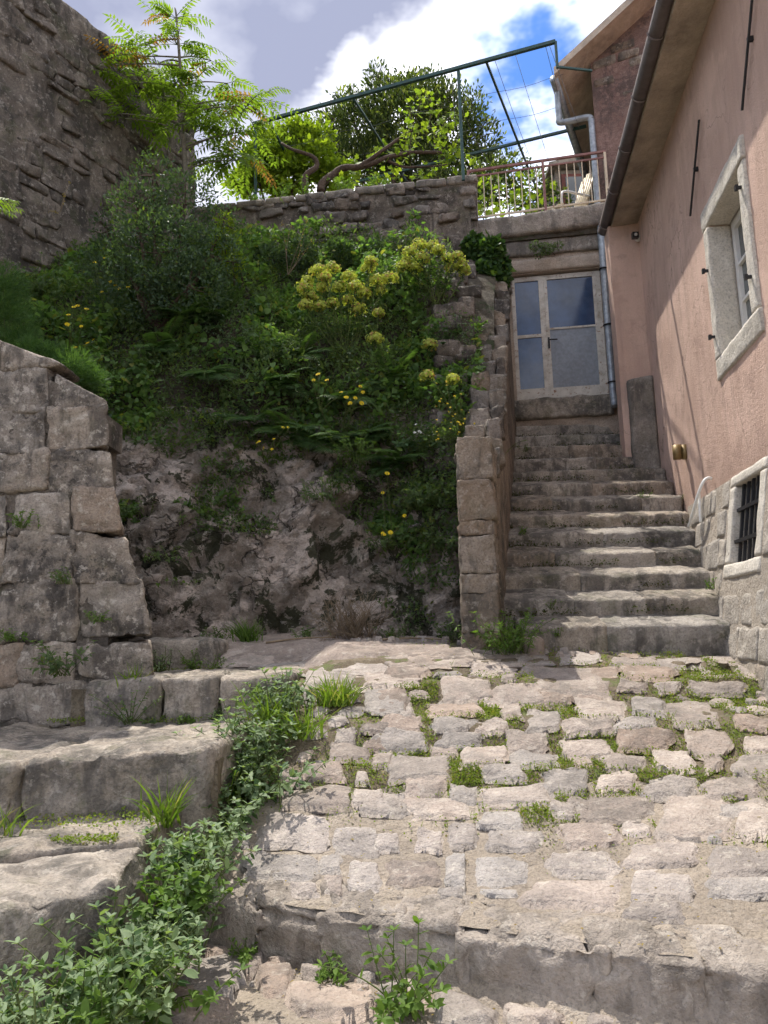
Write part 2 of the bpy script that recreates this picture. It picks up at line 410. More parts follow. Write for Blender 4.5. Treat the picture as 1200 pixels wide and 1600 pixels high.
M = {}
M['lip'] = stone_mat('step_edge_limestone', (.28, .25, .225), (.42, .38, .345), dk=.7, dark=(.10, .085, .07), pl=.4, var=.07, bump=.8, spots=.25, gr=.6)
M['cobble'] = stone_mat('cobble_limestone', (.29, .25, .228), (.41, .365, .335), dk=.5, pl=.35, var=.2, bump=.7, spots=.25, gr=.7)
M['flag'] = stone_mat('flag_limestone', (.29, .265, .255), (.43, .39, .37), dk=.45, pl=.45, var=.2, bump=.8, spots=.25, gr=.6)
M['step'] = stone_mat('step_limestone', (.29, .255, .22), (.43, .39, .345), dk=.75, pl=.35, var=.12, bump=.7, spots=.3, moss=.35, crack=.4)
M['stair'] = stone_mat('stair_limestone', (.28, .25, .215), (.43, .39, .345), dk=.8, pl=.4, var=.14, bump=.6, spots=.3, moss=.3, crack=.6)
M['bigwall'] = stone_mat('big_wall_limestone', (.27, .23, .195), (.40, .355, .31), dark=(.05, .044, .04), dk=.85, pl=.6, pale=(.52, .485, .44), var=.1, bump=.9, spots=.9, moss=.15)
M['rubble'] = stone_mat('rubble_wall_stone', (.16, .14, .125), (.26, .23, .205), dark=(.04, .035, .032), dk=.85, pl=.45, pale=(.40, .375, .35), var=.28, bump=.9, spots=.4, moss=.15)
M['rubble_mortar'] = stone_mat('rubble_wall_mortar', (.14, .12, .105), (.24, .21, .18), dark=(.04, .035, .03), dk=.85, pl=.35, var=.05, bump=.9, spots=.2, moss=.3)
M['pillar'] = stone_mat('pillar_stone', (.23, .19, .155), (.34, .295, .25), dk=.8, pl=.35, var=.12, bump=.8, spots=.35, moss=.15)
M['plinth'] = stone_mat('plinth_stone', (.36, .33, .295), (.48, .445, .405), dk=.35, pl=.4, pale=(.60, .57, .52), var=.1, bump=1., spots=.2)
M['plinth_mortar'] = stone_mat('plinth_mortar', (.38, .34, .295), (.48, .43, .375), dk=.25, pl=.3, var=.03, bump=.8, spots=0.)
M['surround'] = stone_mat('window_surround_stone', (.58, .55, .50), (.70, .67, .62), dk=.18, dark=(.2, .18, .16), pl=.3, pale=(.78, .75, .7), var=.05, bump=.6, spots=.12)
M['concrete'] = stone_mat('old_concrete', (.22, .20, .175), (.33, .30, .27), dk=.7, pl=.3, var=.08, bump=.6, spots=.2, moss=.1)
M['render_wall'] = stone_mat('stained_render', (.40, .33, .28), (.52, .44, .375), dk=.5, dark=(.13, .115, .095), pl=.2, var=.03, bump=.5, spots=.1, crack=.5)
M['mortar'] = stone_mat('sandy_mortar', (.285, .25, .21), (.37, .325, .28), dk=.45, dark=(.12, .10, .08), pl=.2, var=.02, bump=1., spots=0.)
M['soil'] = stone_mat('joint_soil', (.13, .105, .075), (.22, .185, .14), dk=.4, dark=(.05, .045, .03), pl=.15, var=.0, bump=1., spots=0., moss=.7, moss_c=(.10, .135, .035))
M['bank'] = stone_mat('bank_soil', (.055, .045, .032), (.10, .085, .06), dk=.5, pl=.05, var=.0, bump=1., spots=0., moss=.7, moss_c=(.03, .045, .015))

def rock_material():
    t = NT('rock_face'); v = t.vec(sc=(1, 1, 1.25))
    big = t.noise(v, 1.3, 4., .62, .6); mid = t.noise(v, 5., 5., .7, .3); fine = t.noise(v, 38., 3., .75)
    c = t.mix(t.rng(mid, .34, .66), (.17, .14, .115), (.32, .27, .225))
    c = t.mix(t.rng(big, .49, .54, 0., .95), c, (.46, .385, .33))              # pale pinkish patches
    c = t.mix(t.rng(mid, .50, .58, 0., .6), c, (.11, .092, .075))
    c = t.mix(t.rng(t.noise(t.vec(loc=(5, 3, 1)), 1.9, 5., .74, .5), .515, .56, 0., .95), c, (.032, .034, .016))  # dark moss
    c = t.mix(t.rng(t.noise(t.vec(loc=(2, 8, 1)), 9., 4., .75), .56, .62, 0., .6), c, (.38, .335, .29))
    c = t.mix(t.rng(fine, .4, .75, 0., .5), c, (.07, .062, .055))
    cr = t.n('ShaderNodeTexVoronoi', feature='DISTANCE_TO_EDGE'); cv = t.n('ShaderNodeVectorMath', operation='MULTIPLY_ADD'); nz = t.n('ShaderNodeTexNoise'); nz.inputs['Scale'].default_value = 2.6; nz.inputs['Detail'].default_value = 4.
    t.l(v, nz.inputs['Vector']); t.l(nz.outputs['Color'], cv.inputs[0]); cv.inputs[1].default_value = (1.1, 1.1, 1.1); t.l(v, cv.inputs[2]); t.l(cv.outputs[0], cr.inputs['Vector']); cr.inputs['Scale'].default_value = 1.35
    ckm = t.rng(t.noise(t.vec(loc=(9, 9, 1)), 1.6, 3.), .46, .6); c = t.mix(t.math('MULTIPLY', t.rng(cr.outputs['Distance'], .022, .004, 0., .8), ckm), c, (.035, .03, .024)); ck = t.math('MAXIMUM', t.rng(cr.outputs['Distance'], 0., .04), t.math('SUBTRACT', 1., ckm))
    h = t.math('ADD', t.math('ADD', t.math('MULTIPLY', mid, .9), t.math('MULTIPLY', fine, .3)), t.math('MULTIPLY', ck, .5))
    return t.done(t.bsdf(c, .92, t.bump(h, 1., .06), .2))
M['rock'] = rock_material()
def plaster_material(name, c1, c2, dirt, dk, streak=.5):
    t = NT(name); v = t.vec()
    f = t.noise(v, 95., 2., .7); f2 = t.noise(v, 26., 2., .6); b = t.noise(v, 1.1, 3., .6); s = t.noise(t.vec(sc=(5., 5., .45)), 1.6, 3., .62)
    c = t.mix(t.rng(b, .3, .7), c1, c2)
    c = t.mix(t.rng(s, .42, .72, 0., streak*.7), c, tuple(x*.80 for x in c1))
    c = t.mix(t.rng(t.noise(t.vec(loc=(8, 1, 3)), .8, 5., .65), .5, .58, 0., .45), c, tuple(min(1, x*1.18) for x in c2))
    c = t.mix(t.rng(t.noise(t.vec(loc=(1, 6, 3)), 2.3, 5., .7), .56, .66, 0., .5), c, tuple(x*.72 for x in c1))
    c = t.mix(t.rng(t.noise(t.vec(sc=(6, 6, .5), loc=(3, 3, 0)), 1.2, 6., .7), .5, .7, 0., dk), c, dirt)
    c = t.mix(t.rng(f, .3, .75, 0., .3), c, tuple(x*.62 for x in c1))
    sz = t.n('ShaderNodeSeparateXYZ'); t.l(t.pos(), sz.inputs[0])                       # rising damp above the plinth
    dz = t.math('ADD', sz.outputs[2], t.math('MULTIPLY', t.noise(t.vec(loc=(2, 2, 2)), 2.6, 4., .65), -.9))
    c = t.mix(t.rng(dz, 2.95, 2.45, 0., .55), c, tuple(x*.62 for x in c1))
    cr = t.n('ShaderNodeTexVoronoi', feature='DISTANCE_TO_EDGE'); cv = t.n('ShaderNodeVectorMath', operation='ADD'); nz = t.n('ShaderNodeTexNoise'); nz.inputs['Scale'].default_value = 2.2; nz.inputs['Detail'].default_value = 4.
    t.l(v, nz.inputs['Vector']); t.l(v, cv.inputs[0]); t.l(nz.outputs['Color'], cv.inputs[1]); t.l(cv.outputs[0], cr.inputs['Vector']); cr.inputs['Scale'].default_value = .75
    ck = t.math('MULTIPLY', t.rng(cr.outputs['Distance'], .009, .002), t.rng(b, .45, .6)); c = t.mix(t.math('MULTIPLY', ck, .6), c, tuple(x*.4 for x in c1))
    h = t.math('ADD', t.math('MULTIPLY', f, .6), t.math('MULTIPLY', f2, .5))
    return t.done(t.bsdf(c, .93, t.bump(h, .8, .02), .15))
M['pink'] = plaster_material('pink_plaster', (.55, .375, .295), (.66, .465, .375), (.42, .295, .24), .5)
M['pink_old'] = stone_mat('old_pink_render', (.19, .125, .11), (.29, .205, .185), dark=(.06, .047, .043), dk=.75, pale=(.34, .24, .21), pl=.45, var=.0, bump=.7, spots=.4, crack=.4)
M['soffit'] = stone_mat('eave_soffit', (.42, .36, .30), (.55, .48, .41), dk=.55, dark=(.12, .10, .085), pl=.25, var=.0, bump=.4, spots=.1, gr=.35)
M['gutter'] = plain_mat('brown_gutter', (.17, .14, .135), .45, .4, var=.2, dirt=(.26, .235, .22), dk=.5)
M['galv'] = plain_mat('galvanised_steel', (.30, .33, .36), .45, .5, .35, var=.3, vs=14., dirt=(.16, .15, .14), dk=.5)
M['galvpanel'] = plain_mat('galvanised_sheet', (.25, .27, .30), .7, .3, .0, var=.14, vs=22., dirt=(.22, .21, .21), dk=.35)
M['white_paint'] = plain_mat('rusty_white_paint', (.54, .50, .44), .55, .4, var=.12, dirt=(.27, .21, .15), dk=.7, rust=(.20, .085, .035), ru=.9, vs=8.)
M['white_frame'] = plain_mat('white_window_paint', (.72, .70, .66), .5, .4, var=.06)
M['white_plastic'] = plain_mat('white_plastic', (.78, .77, .73), .4, .5, var=.05)
M['cream_plastic'] = plain_mat('cream_plastic_chair', (.62, .52, .36), .5, .4, var=.1)
M['iron'] = plain_mat('black_iron', (.018, .018, .02), .55, .4, var=.3, rust=(.06, .03, .018), ru=.5)
M['green_steel'] = plain_mat('green_painted_steel', (.02, .062, .055), .5, .4, var=.2, rust=(.12, .05, .025), ru=.5)
M['rail_red'] = plain_mat('red_rail_paint', (.19, .085, .075), .55, .4, var=.25, dirt=(.3, .2, .15), dk=.4)
M['rail_cream'] = plain_mat('cream_rail_paint', (.50, .42, .30), .55, .4, var=.15, rust=(.22, .09, .04), ru=.8)
M['wire'] = plain_mat('dull_wire', (.12, .12, .12), .5, .5, .5)
M['black_plastic'] = plain_mat('black_plastic', (.02, .02, .022), .4, .5)
M['brass'] = plain_mat('dull_brass', (.22, .15, .06), .5, .5, .4, var=.3)
M['tile'] = plain_mat('roof_tile_clay', (.32, .14, .085), .85, .2, var=.35, vs=14., dirt=(.12, .09, .07), dk=.5)
M['wood_red'] = plain_mat('red_brown_paint', (.14, .045, .035), .6, .3, var=.2)
M['curtain'] = plain_mat('white_curtain', (.55, .54, .52), .9, .1, var=.1)
def glass_material(name, tint, refl):
    t = NT(name); b = t.bsdf(tint, .06, None, .6)
    n = t.noise(t.vec(), 2., 3.); 
    return t.done(b)
M['door_glass'] = plain_mat('dusty_door_glass', (.045, .075, .145), .12, .5, var=.45, vs=2.2, dirt=(.11, .13, .17), dk=.6)
M['win_glass'] = glass_material('window_glass', (.10, .11, .11), .5)
M['bark'] = plain_mat('bark', (.085, .06, .045), .9, .15, var=.4, vs=30., bump=.8)
M['young_bark'] = plain_mat('young_grey_bark', (.16, .14, .11), .85, .2, var=.25, vs=25., bump=.4)
M['stem'] = plain_mat('green_stem', (.10, .13, .04), .7, .25, var=.25)
M['dry_stem'] = plain_mat('dry_stem', (.20, .15, .10), .85, .15, var=.3)
M['yellow'] = leaf_mat('yellow_petal', (.75, .56, .02), (.80, .64, .06), .35, .6, .1, (1.2, 1.1, .5))
M['white_petal'] = leaf_mat('white_petal', (.75, .74, .70), (.8, .8, .76), .35, .6, .1, (1, 1, 1))
# foliage
M['ail'] = leaf_mat('tree_of_heaven_leaf', (.10, .165, .03), (.17, .24, .05), .55, .45, .3, (1.7, 1.8, .5))
M['ail_red'] = leaf_mat('young_red_leaf', (.26, .15, .06), (.24, .22, .05), .5, .5, .25, (1.5, 1.2, .6))
M['shrub'] = leaf_mat('dark_shrub_leaf', (.048, .08, .046), (.09, .138, .072), .36, .38, .45, odd=(.12, .17, .03), of=.05)
M['ever'] = leaf_mat('evergreen_leaf', (.036, .056, .02), (.085, .115, .035), .38, .45, .4, odd=(.24, .27, .08), of=.18)
M['lime'] = leaf_mat('lime_tree_leaf', (.13, .20, .025), (.21, .28, .04), .55, .5, .25, (1.7, 1.7, .5))
M['vine'] = leaf_mat('grape_vine_leaf', (.13, .21, .03), (.23, .30, .05), .55, .5, .25, (1.7, 1.7, .5))
M['fern'] = leaf_mat('fern_leaf', (.05, .095, .035), (.085, .145, .05), .4, .5, .25)
M['under'] = leaf_mat('undergrowth_leaf', (.075, .12, .055), (.145, .20, .085), .45, .5, .3, odd=(.16, .19, .05), of=.06)
M['euph_leaf'] = leaf_mat('spurge_leaf', (.035, .07, .035), (.06, .11, .05), .3, .5, .3)
M['euph_head'] = leaf_mat('spurge_bract', (.36, .42, .085), (.52, .54, .14), .45, .55, .2, (1.3, 1.35, .6), odd=(.42, .26, .12), of=.14)
M['fennel'] = leaf_mat('fennel_thread', (.05, .10, .04), (.10, .17, .06), .45, .5, .2)
M['pell'] = leaf_mat('pellitory_leaf', (.16, .225, .115), (.24, .31, .17), .35, .4, .4, odd=(.05, .10, .035), of=.2)
M['weed'] = leaf_mat('green_weed_leaf', (.08, .15, .03), (.15, .23, .05), .4, .5, .3)
M['creeper'] = leaf_mat('creeper_leaf', (.085, .16, .055), (.17, .26, .09), .45, .5, .3, odd=(.24, .24, .07), of=.06)
M['grey_green'] = leaf_mat('grey_green_leaf', (.075, .115, .065), (.14, .19, .11), .38, .5, .3)
M['ivy'] = leaf_mat('ivy_leaf', (.035, .075, .025), (.07, .13, .04), .3, .35, .5, odd=(.16, .25, .05), of=.10)
M['grass'] = leaf_mat('grass_blade', (.10, .17, .025), (.19, .26, .05), .45, .5, .3, odd=(.34, .30, .14), of=.12)
M['corner_moss'] = leaf_mat('corner_moss', (.045, .06, .022), (.085, .10, .035), .25, .7, .1, odd=(.11, .085, .05), of=.25)
M['clover'] = leaf_mat('joint_weed_leaf', (.13, .185, .03), (.22, .27, .06), .4, .55, .2, odd=(.26, .22, .08), of=.1)
M['dry_leaf'] = leaf_mat('dry_leaf', (.22, .16, .07), (.32, .25, .10), .35, .7, .1)
# ------------------------------------------------------------------ ground
def lip_y(X): return 3.82 - .44*np.asarray(X, float)
PY = [0, 3.69, 4.73, 5.82, 6.47, 6.83, 8.0, 9.5]; PZ = [.25, .25, .66, 1.16, 1.375, 1.46, 1.53, 1.58]
def zg(X, Y):
    X = np.asarray(X, float); Y = np.asarray(Y, float)
    l = lip_y(np.clip(X, -1.6, 2.6)); yy = np.where(Y < 5.6, 3.69+(Y-l)*(5.6-3.69)/np.maximum(5.6-l, .3), Y)
    z = np.interp(yy, PY, PZ)
    w = np.clip((Y-5.2)/1.6, 0, 1)
    z = z - .045*(X-.6)*w
    wl = np.clip((-.45-X)/.35, 0, 1); z = z*(1-wl)+np.where(Y > 5.5, np.interp(Y, [5.5, 5.9, 6.9, 7.55, 8.5], [1.0, 1.22, 1.325, 1.56, 1.64]), z)*wl
    # shallow treads of the stepped ramp
    st = np.clip((yy-4.7)/.25, 0, 1)*np.clip((6.5-yy)/.3, 0, 1)
    z = z + .03*np.sin((yy-4.73)*2*math.pi/.55)*st
    z = z + .012*fbm(np.stack([X, Y, X*0], -1), 2.2, 2, 3)
    return np.where(Y < l-.001, .012*fbm(np.stack([X, Y, X*0], -1), 3.0, 2, 3), z)
_YY = np.linspace(2.0, 9.6, 1500)
def gpt(u, v):
    d = ray(u, v); k = _YY/d[1]; X = d[0]*k; z = EYE+d[2]*k
    g = zg(X, _YY); b = np.nonzero(z < g)[0]
    i = b[0] if len(b) else len(_YY)-1
    return np.array([X[i], _YY[i], float(zg(X[i], _YY[i]))])

def grid_obj(name, Xs, Ys, zf, mat, parent=None, kind=None):
    X, Y = np.meshgrid(Xs, Ys, indexing='ij'); V = np.stack([X, Y, zf(X, Y)], -1).reshape(-1, 3)
    n, m = X.shape; I = np.arange(n*m).reshape(n, m)
    F = np.stack([I[:-1, :-1], I[1:, :-1], I[1:, 1:], I[:-1, 1:]], -1).reshape(-1, 4)
    return new_obj(name, V, [F], mat, parent, True, kind)
g = grid_obj('ground', np.linspace(-250, 250, 40), np.linspace(-250, 250, 40), lambda X, Y: 0*X-.35, M['soil'], None, 'structure')
tag(g, 'dry earth spreading around the old stone buildings', 'ground')

path = None
# bed of the ramp: earth and weeds between the cobbles
def _ramp(name, mat, y0f, y1f, dz, nx=130, ny=150, x0=-1.75, x1=3.45, left=True):
    s = np.linspace(0, 1, ny); X = np.linspace(x0, x1, nx)
    XX, SS = np.meshgrid(X, s, indexing='ij'); Y0 = y0f(XX); YY = Y0+(y1f(XX)-Y0)*SS
    if left: XX = np.maximum(XX, np.interp(YY, [4.2, 4.7, 5.3, 5.9, 6.85, 6.95, 7.45, 7.5], [-1.16, -1.14, -1.02, -.86, -.78, -1.52, -1.56, -3.2]))
    Zv = zg(XX, np.maximum(YY, lip_y(np.clip(XX, -1.6, 2.6))+.002))+dz+.008*fbm(np.stack([XX, YY, 0*XX], -1), 14., 3, 9)
    V = np.stack([XX, YY, Zv], -1).reshape(-1, 3); I = np.arange(nx*ny).reshape(nx, ny)
    F = np.stack([I[:-1, :-1], I[1:, :-1], I[1:, 1:], I[:-1, 1:]], -1).reshape(-1, 4)
    return new_obj(name, V, [F], mat, None, True, 'structure')
def land_end(X): return np.maximum(4.78-.10*X, lip_y(X)+.5)+.05*vnoise(np.stack([X*4, X*0, X*0], -1), 5)
path = _ramp('path', M['soil'], lambda X: lip_y(np.clip(X, -1.6, 2.6))+.25, lambda X: 0*X+9.3, -.014, x0=-3.2)
tag(path, 'steep cobbled ramp with weeds in the joints climbing to the stairs', 'path')
landing = _ramp('pavement', M['mortar'], lambda X: lip_y(X)+.06, land_end, -.004, x0=-1.12, x1=3.4, ny=90)
tag(landing, 'sunlit pavement of flat stones set in sandy mortar', 'pavement')
lower = grid_obj('lower_path', np.linspace(-3.0, 3.6, 120), np.linspace(.6, 4.6, 80), lambda X, Y: .012*fbm(np.stack([X, Y, X*0], -1), 3.0, 2, 3)+.006*fbm(np.stack([X, Y, X*0], -1), 18., 3, 4)
                 + .10*np.clip(1-(lip_y(X)-Y)/.10, 0, 1)*np.clip((X+.2)/.6, 0, 1), M['mortar'], None, 'structure')
tag(lower, 'sandy path with loose stones below the first step', 'path')

def shelf_z(X, Y):
    e = np.clip((Y-6.42-.10*vnoise(np.stack([X*2.2, 0*X, 0*X], -1), 8))/.12, 0, 1)
    P = np.stack([X, Y*1.6, 0*X], -1); P = P+.12*np.stack([vnoise(P*3, 1), vnoise(P*3, 2), 0*X], -1)
    return zg(X, Y)-.045+.05*e+.016*facet(P, .42, 3)+.010*facet(P, .16, 9)+.006*fbm(P, 9., 3, 2)
def _shelf():
    nx, ny = 200, 110; X, Y = np.meshgrid(np.linspace(-3.0, 1.25, nx), np.linspace(6.3, 8.6, ny), indexing='ij')
    X = np.maximum(X, np.interp(Y, [6.3, 6.88, 6.95, 7.42, 7.5], [-.70, -.72, -1.53, -1.56, -3.]))
    V = np.stack([X, Y, shelf_z(X, Y)-np.where((X > .55) & (Y > 6.85), .3, 0)], -1).reshape(-1, 3); I = np.arange(nx*ny).reshape(nx, ny)
    return new_obj('rock_shelf', V, [np.stack([I[:-1, :-1], I[1:, :-1], I[1:, 1:], I[:-1, 1:]], -1).reshape(-1, 4)], M['flag'], None, True, 'structure')
shelf = _shelf()
tag(shelf, 'flat worn bedrock shelf between the left steps and the pillar', 'rock')
STONES = []          # footprints (cx, cy, hx, hy) for the weeds and the fillers
def cobble(q, parent, mat, proud=.03, dome=.03, name='cobble', seed=0, n=10, rnd=.4, rough=.012, depth=.09, fill=1.):
    q = np.asarray(q, float); r = np.random.default_rng(seed)
    s = np.linspace(-1, 1, n+1); s = np.sign(s)*np.abs(s)**.75
    S, T = np.meshgrid(s, s, indexing='ij')
    a = S*np.sqrt(1-T*T*rnd*.5); b = T*np.sqrt(1-S*S*rnd*.5)
    wob = 1+.22*fbm(np.stack([a, b, 0*a+seed*1.7], -1), 1.9, 3, seed % 91)
    a = a*wob*fill; b = b*wob*fill
    A = (a*.5+.5)[..., None]; B = (b*.5+.5)[..., None]
    P = q[0]*(1-A)*(1-B)+q[1]*A*(1-B)+q[2]*A*B+q[3]*(1-A)*B
    X, Y = P[..., 0], P[..., 1]
    e = np.maximum(np.abs(S), np.abs(T))
    edge = np.clip((1-e)/.10, 0, 1); edge = 1-(1-edge)**2
    pn = np.stack([X, Y, 0*X+seed*.37], -1)
    fac = 0*X+dome*.55                                   # broken, faceted top
    for _ in range(4):
        gx, gy = r.normal(0, .75, 2); fac = np.minimum(fac, dome*(.95+gx*S+gy*T+.12*vnoise(pn*14, seed % 61)))
    base = q[:, 2].mean()+ (P[..., 2]-q[:, 2].mean())*.85
    z = base + proud*edge + np.maximum(fac, -proud*.5)*edge + fbm(pn, 8., 4, seed % 53)*rough*.8*(.3+.7*edge) + facet(pn*np.array([1, 1, .01]), .09, seed % 41)*.006*edge - (1-edge)*.012
    z = z - np.maximum(0, ridged(pn, 3.5, 3, seed % 37)-1.0)*.02*edge
    V = np.stack([X, Y, z], -1).reshape(-1, 3)
    I = np.arange((n+1)**2).reshape(n+1, n+1)
    F = np.stack([I[:-1, :-1], I[1:, :-1], I[1:, 1:], I[:-1, 1:]], -1).reshape(-1, 4)
    ring = np.concatenate([I[:, 0], I[-1, 1:], I[-2::-1, -1], I[0, -2:0:-1]])
    k = len(V); sk = V[ring].copy(); cen = V.mean(0); sk[:, :2] = cen[:2]+(sk[:, :2]-cen[:2])*.9; sk[:, 2] -= depth
    m = len(ring); i = np.arange(m); j = (i+1) % m
    F2 = np.stack([ring[i], k+i, k+j, ring[j]], -1)
    o = new_obj(name, np.concatenate([V, sk]), [F, F2[:, ::-1]], mat, parent, True)
    mn = V.min(0); mx = V.max(0); STONES.append(((mn[0]+mx[0])/2, (mn[1]+mx[1])/2, (mx[0]-mn[0])/2, (mx[1]-mn[1])/2))
    return o
def px_quad(u0, v0, u1, v1, jitter, r):
    P = [gpt(u0, v1), gpt(u1, v1), gpt(u1, v0), gpt(u0, v0)]
    P = np.array(P); sz = np.array([P[1, 0]-P[0, 0], P[3, 1]-P[0, 1]])
    P[:, :2] += r.uniform(-1, 1, (4, 2))*sz*jitter
    P[:, 2] = zg(P[:, 0], P[:, 1]); return P
R6 = lambda L: [(600+a/2, 950+b/2, 600+c/2, 950+d/2) for a, b, c, d in L]
cob = R6([(425,195,705,268),(145,220,330,300),(320,235,490,310),(485,264,590,314),(590,266,690,302),(725,228,830,268),(850,235,920,268),(955,235,1130,282),
 (590,295,765,350),(778,285,868,347),(880,305,1048,380),(448,325,548,392),(370,300,430,345),(725,350,862,384),(555,352,710,405),(540,408,715,478),
 (742,385,898,462),(925,380,1075,468),(1085,340,1210,388),(1110,400,1215,460),(370,388,512,462),(130,297,290,340),(135,345,275,390),(280,350,395,395),
 (-20,265,65,343),(-20,347,130,387),(-40,390,150,465),(175,392,320,440),(135,440,235,470),(228,447,372,500),(25,468,218,535),(285,497,450,547),
 (395,465,535,505),(670,462,812,517),(832,460,975,522),(998,470,1055,515),(1085,465,1215,522),(480,507,648,590),(663,522,785,582),(800,532,965,600),
 (990,527,1160,602),(55,532,200,600),(-30,462,22,500),(300,567,515,630),(195,562,295,612),(70,610,270,662),(597,602,812,676),(522,614,592,668),
 (835,604,1090,735),(1112,608,1230,722),(-60,580,68,655),(0,130,420,188),(270,168,420,208),(530,140,700,178),(740,190,900,225),(860,160,1020,198),
 (930,108,1060,148),(640,108,800,148),(1110,185,1210,226),(820,110,925,148),(640,182,735,215),(1075,118,1210,150),(430,150,525,182),(-110,200,130,250),(-60,420,20,455),
 (-105,100,150,128),(160,102,330,126),(20,195,130,220),(-200,130,-10,168),(-210,175,-20,205),(1030,150,1200,178),(720,150,850,182)])
cob += [(510,1165,577,1194),(475,1196,540,1230),(446,1234,550,1268),(565,1130,620,1152),(500,1075,560,1098),(560,1085,632,1122),(548,1232,605,1262),(560,1050,640,1072),(470,1055,548,1075),
        (520,1140,560,1166),(585,1100,640,1125),(440,1205,474,1232),(600,1020,700,1045),(430,1010,560,1035),(350,1010,430,1040),(380,1040,470,1053),(1130,1260,1180,1278)]
cob = [c_ for c_ in cob if not (c_[3] < 1040 and c_[0] < 700)]
for i, (a, b, c, d) in enumerate(cob):
    r = np.random.default_rng(100+i); flat = b < 1045
    dy = (d-b)*.06
    cobble(px_quad(a-1, b-dy*.3, c+1, d+dy*.3, .15, r), path, M['cobble'], .006 if flat else .020, .008 if flat else r.uniform(.008, .028), 'cobble', 11+i*7, 14, r.uniform(.03, .30), .010 if flat else .012)
# fillers where no traced stone lies
def overlaps(cx, cy, hx, hy, m=.0):
    for (x, y, a, b) in STONES:
        if abs(cx-x) < (hx+a)*(1-.10)+m and abs(cy-y) < (hy+b)*(1-.10)+m: return True
    return False
rf = np.random.default_rng(5); nf = 0
for k in range(6000):
    X = rf.uniform(-.95, 3.1); Y = rf.uniform(4.85, 8.4)
    if Y > 6.75 and X > .5: continue
    if Y > 6.45 and X < .9: continue
    if Y < lip_y(X)+.95: continue
    sc_ = 1. if k < 900 else (.66 if k < 2600 else .48)
    hx = rf.uniform(.075, .17)*sc_; hy = rf.uniform(.06, .11)*sc_
    if X-hx < -.62-.05*(Y-5) and Y < 6.0: continue
    if overlaps(X, Y, hx, hy): continue
    q = np.array([[X-hx, Y-hy, 0], [X+hx, Y-hy, 0], [X+hx, Y+hy, 0], [X-hx, Y+hy, 0]]); q[:, :2] += rf.uniform(-.018, .018, (4, 2)); q[:, 2] = zg(q[:, 0], q[:, 1])
    cobble(q, path, M['cobble'], rf.uniform(.004, .02), rf.uniform(.004, .025), 'cobble', 1000+k, 7, .5, .010); nf += 1
    if nf > 205: break
# flat stones in the mortar
Q6 = lambda L: [(600+a/2, 1250+b/2, 600+c/2, 1250+d/2) for a, b, c, d in L]
fl = Q6([(300,35,440,100),(305,105,492,170),(200,75,290,160),(100,95,185,175),(-25,110,50,165),(545,80,728,158),(755,142,975,215),(1020,147,1230,250),(740,72,840,112),
 (285,187,470,275),(500,167,725,248),(5,195,165,275),(185,175,262,275),(455,252,740,340),(765,222,975,322),(1000,250,1220,322),(760,330,940,385),(160,285,250,320),(860,95,1000,135),(1010,95,1060,140),(310,285,420,310)])
Q0 = lambda L: [(a/2, 1250+b/2, c/2, 1250+d/2) for a, b, c, d in L]
fl += Q0([(800,45,1045,160),(1045,92,1200,180),(740,168,985,262),(1080,192,1190,300),(992,172,1070,240),(1005,245,1075,300),(900,265,1000,310)])
for i, (a, b, c, d) in enumerate(fl):
    r = np.random.default_rng(400+i)
    cobble(px_quad(a, b, c, d, .09, r), landing, M['flag'], .017, .008, 'paving_stone', 501+i*5, 11, r.uniform(.2, .45), .011, .06)
for k in range(900):
    X = rf.uniform(-1.0, 3.1); Y = lip_y(X)+rf.uniform(.32, 1.35); hx, hy = rf.uniform(.09, .18), rf.uniform(.06, .11)
    if Y > float(land_end(np.array(X)))-.05 or Y < lip_y(X)+.30 or overlaps(X, Y, hx, hy, .012): continue
    q = np.array([[X-hx, Y-hy, 0], [X+hx, Y-hy, 0], [X+hx, Y+hy, 0], [X-hx, Y+hy, 0]]); q[:, :2] += rf.uniform(-.02, .02, (4, 2)); q[:, 2] = zg(q[:, 0], q[:, 1])
    cobble(q, landing, M['flag'], .013, .006, 'paving_stone', 7000+k, 9, .3, .010, .06)
# lip: the worn blocks of the first step, each its own piece
lipX = [-1.14, -.70, -.36, .02, .30, .86, 1.20, 1.9, 2.6, 3.2]
for i in range(len(lipX)-1):
    a, b = lipX[i]-.03, lipX[i+1]+.03; dep = .20+.10*((i*37) % 5)/5
    C = []
    for zz in (-.12, None):
        for (x, dy) in ((a, 0), (b, 0), (b, dep), (a, dep)):
            y = lip_y(x)+dy+(.012 if i % 2 and dy == 0 else 0); C.append([x, y-(.035 if zz is not None and dy == 0 else 0), zz if zz is not None else float(zg(x, lip_y(x)+max(dy, .01)))+(.012 if i % 2 else .006)])
    C = np.array(C); C[[0, 1, 4, 5], 1] += np.random.default_rng(i+3).uniform(-.02, .02); C[4:6, 2] += np.random.default_rng(i+30).uniform(-.025, .012, 2)
    V, F = rough_block(C, .025, .014, .022, 5., 60+i, 5, 46, .05, .02, .13)
    new_obj('step_block', V, F, M['lip'], landing)
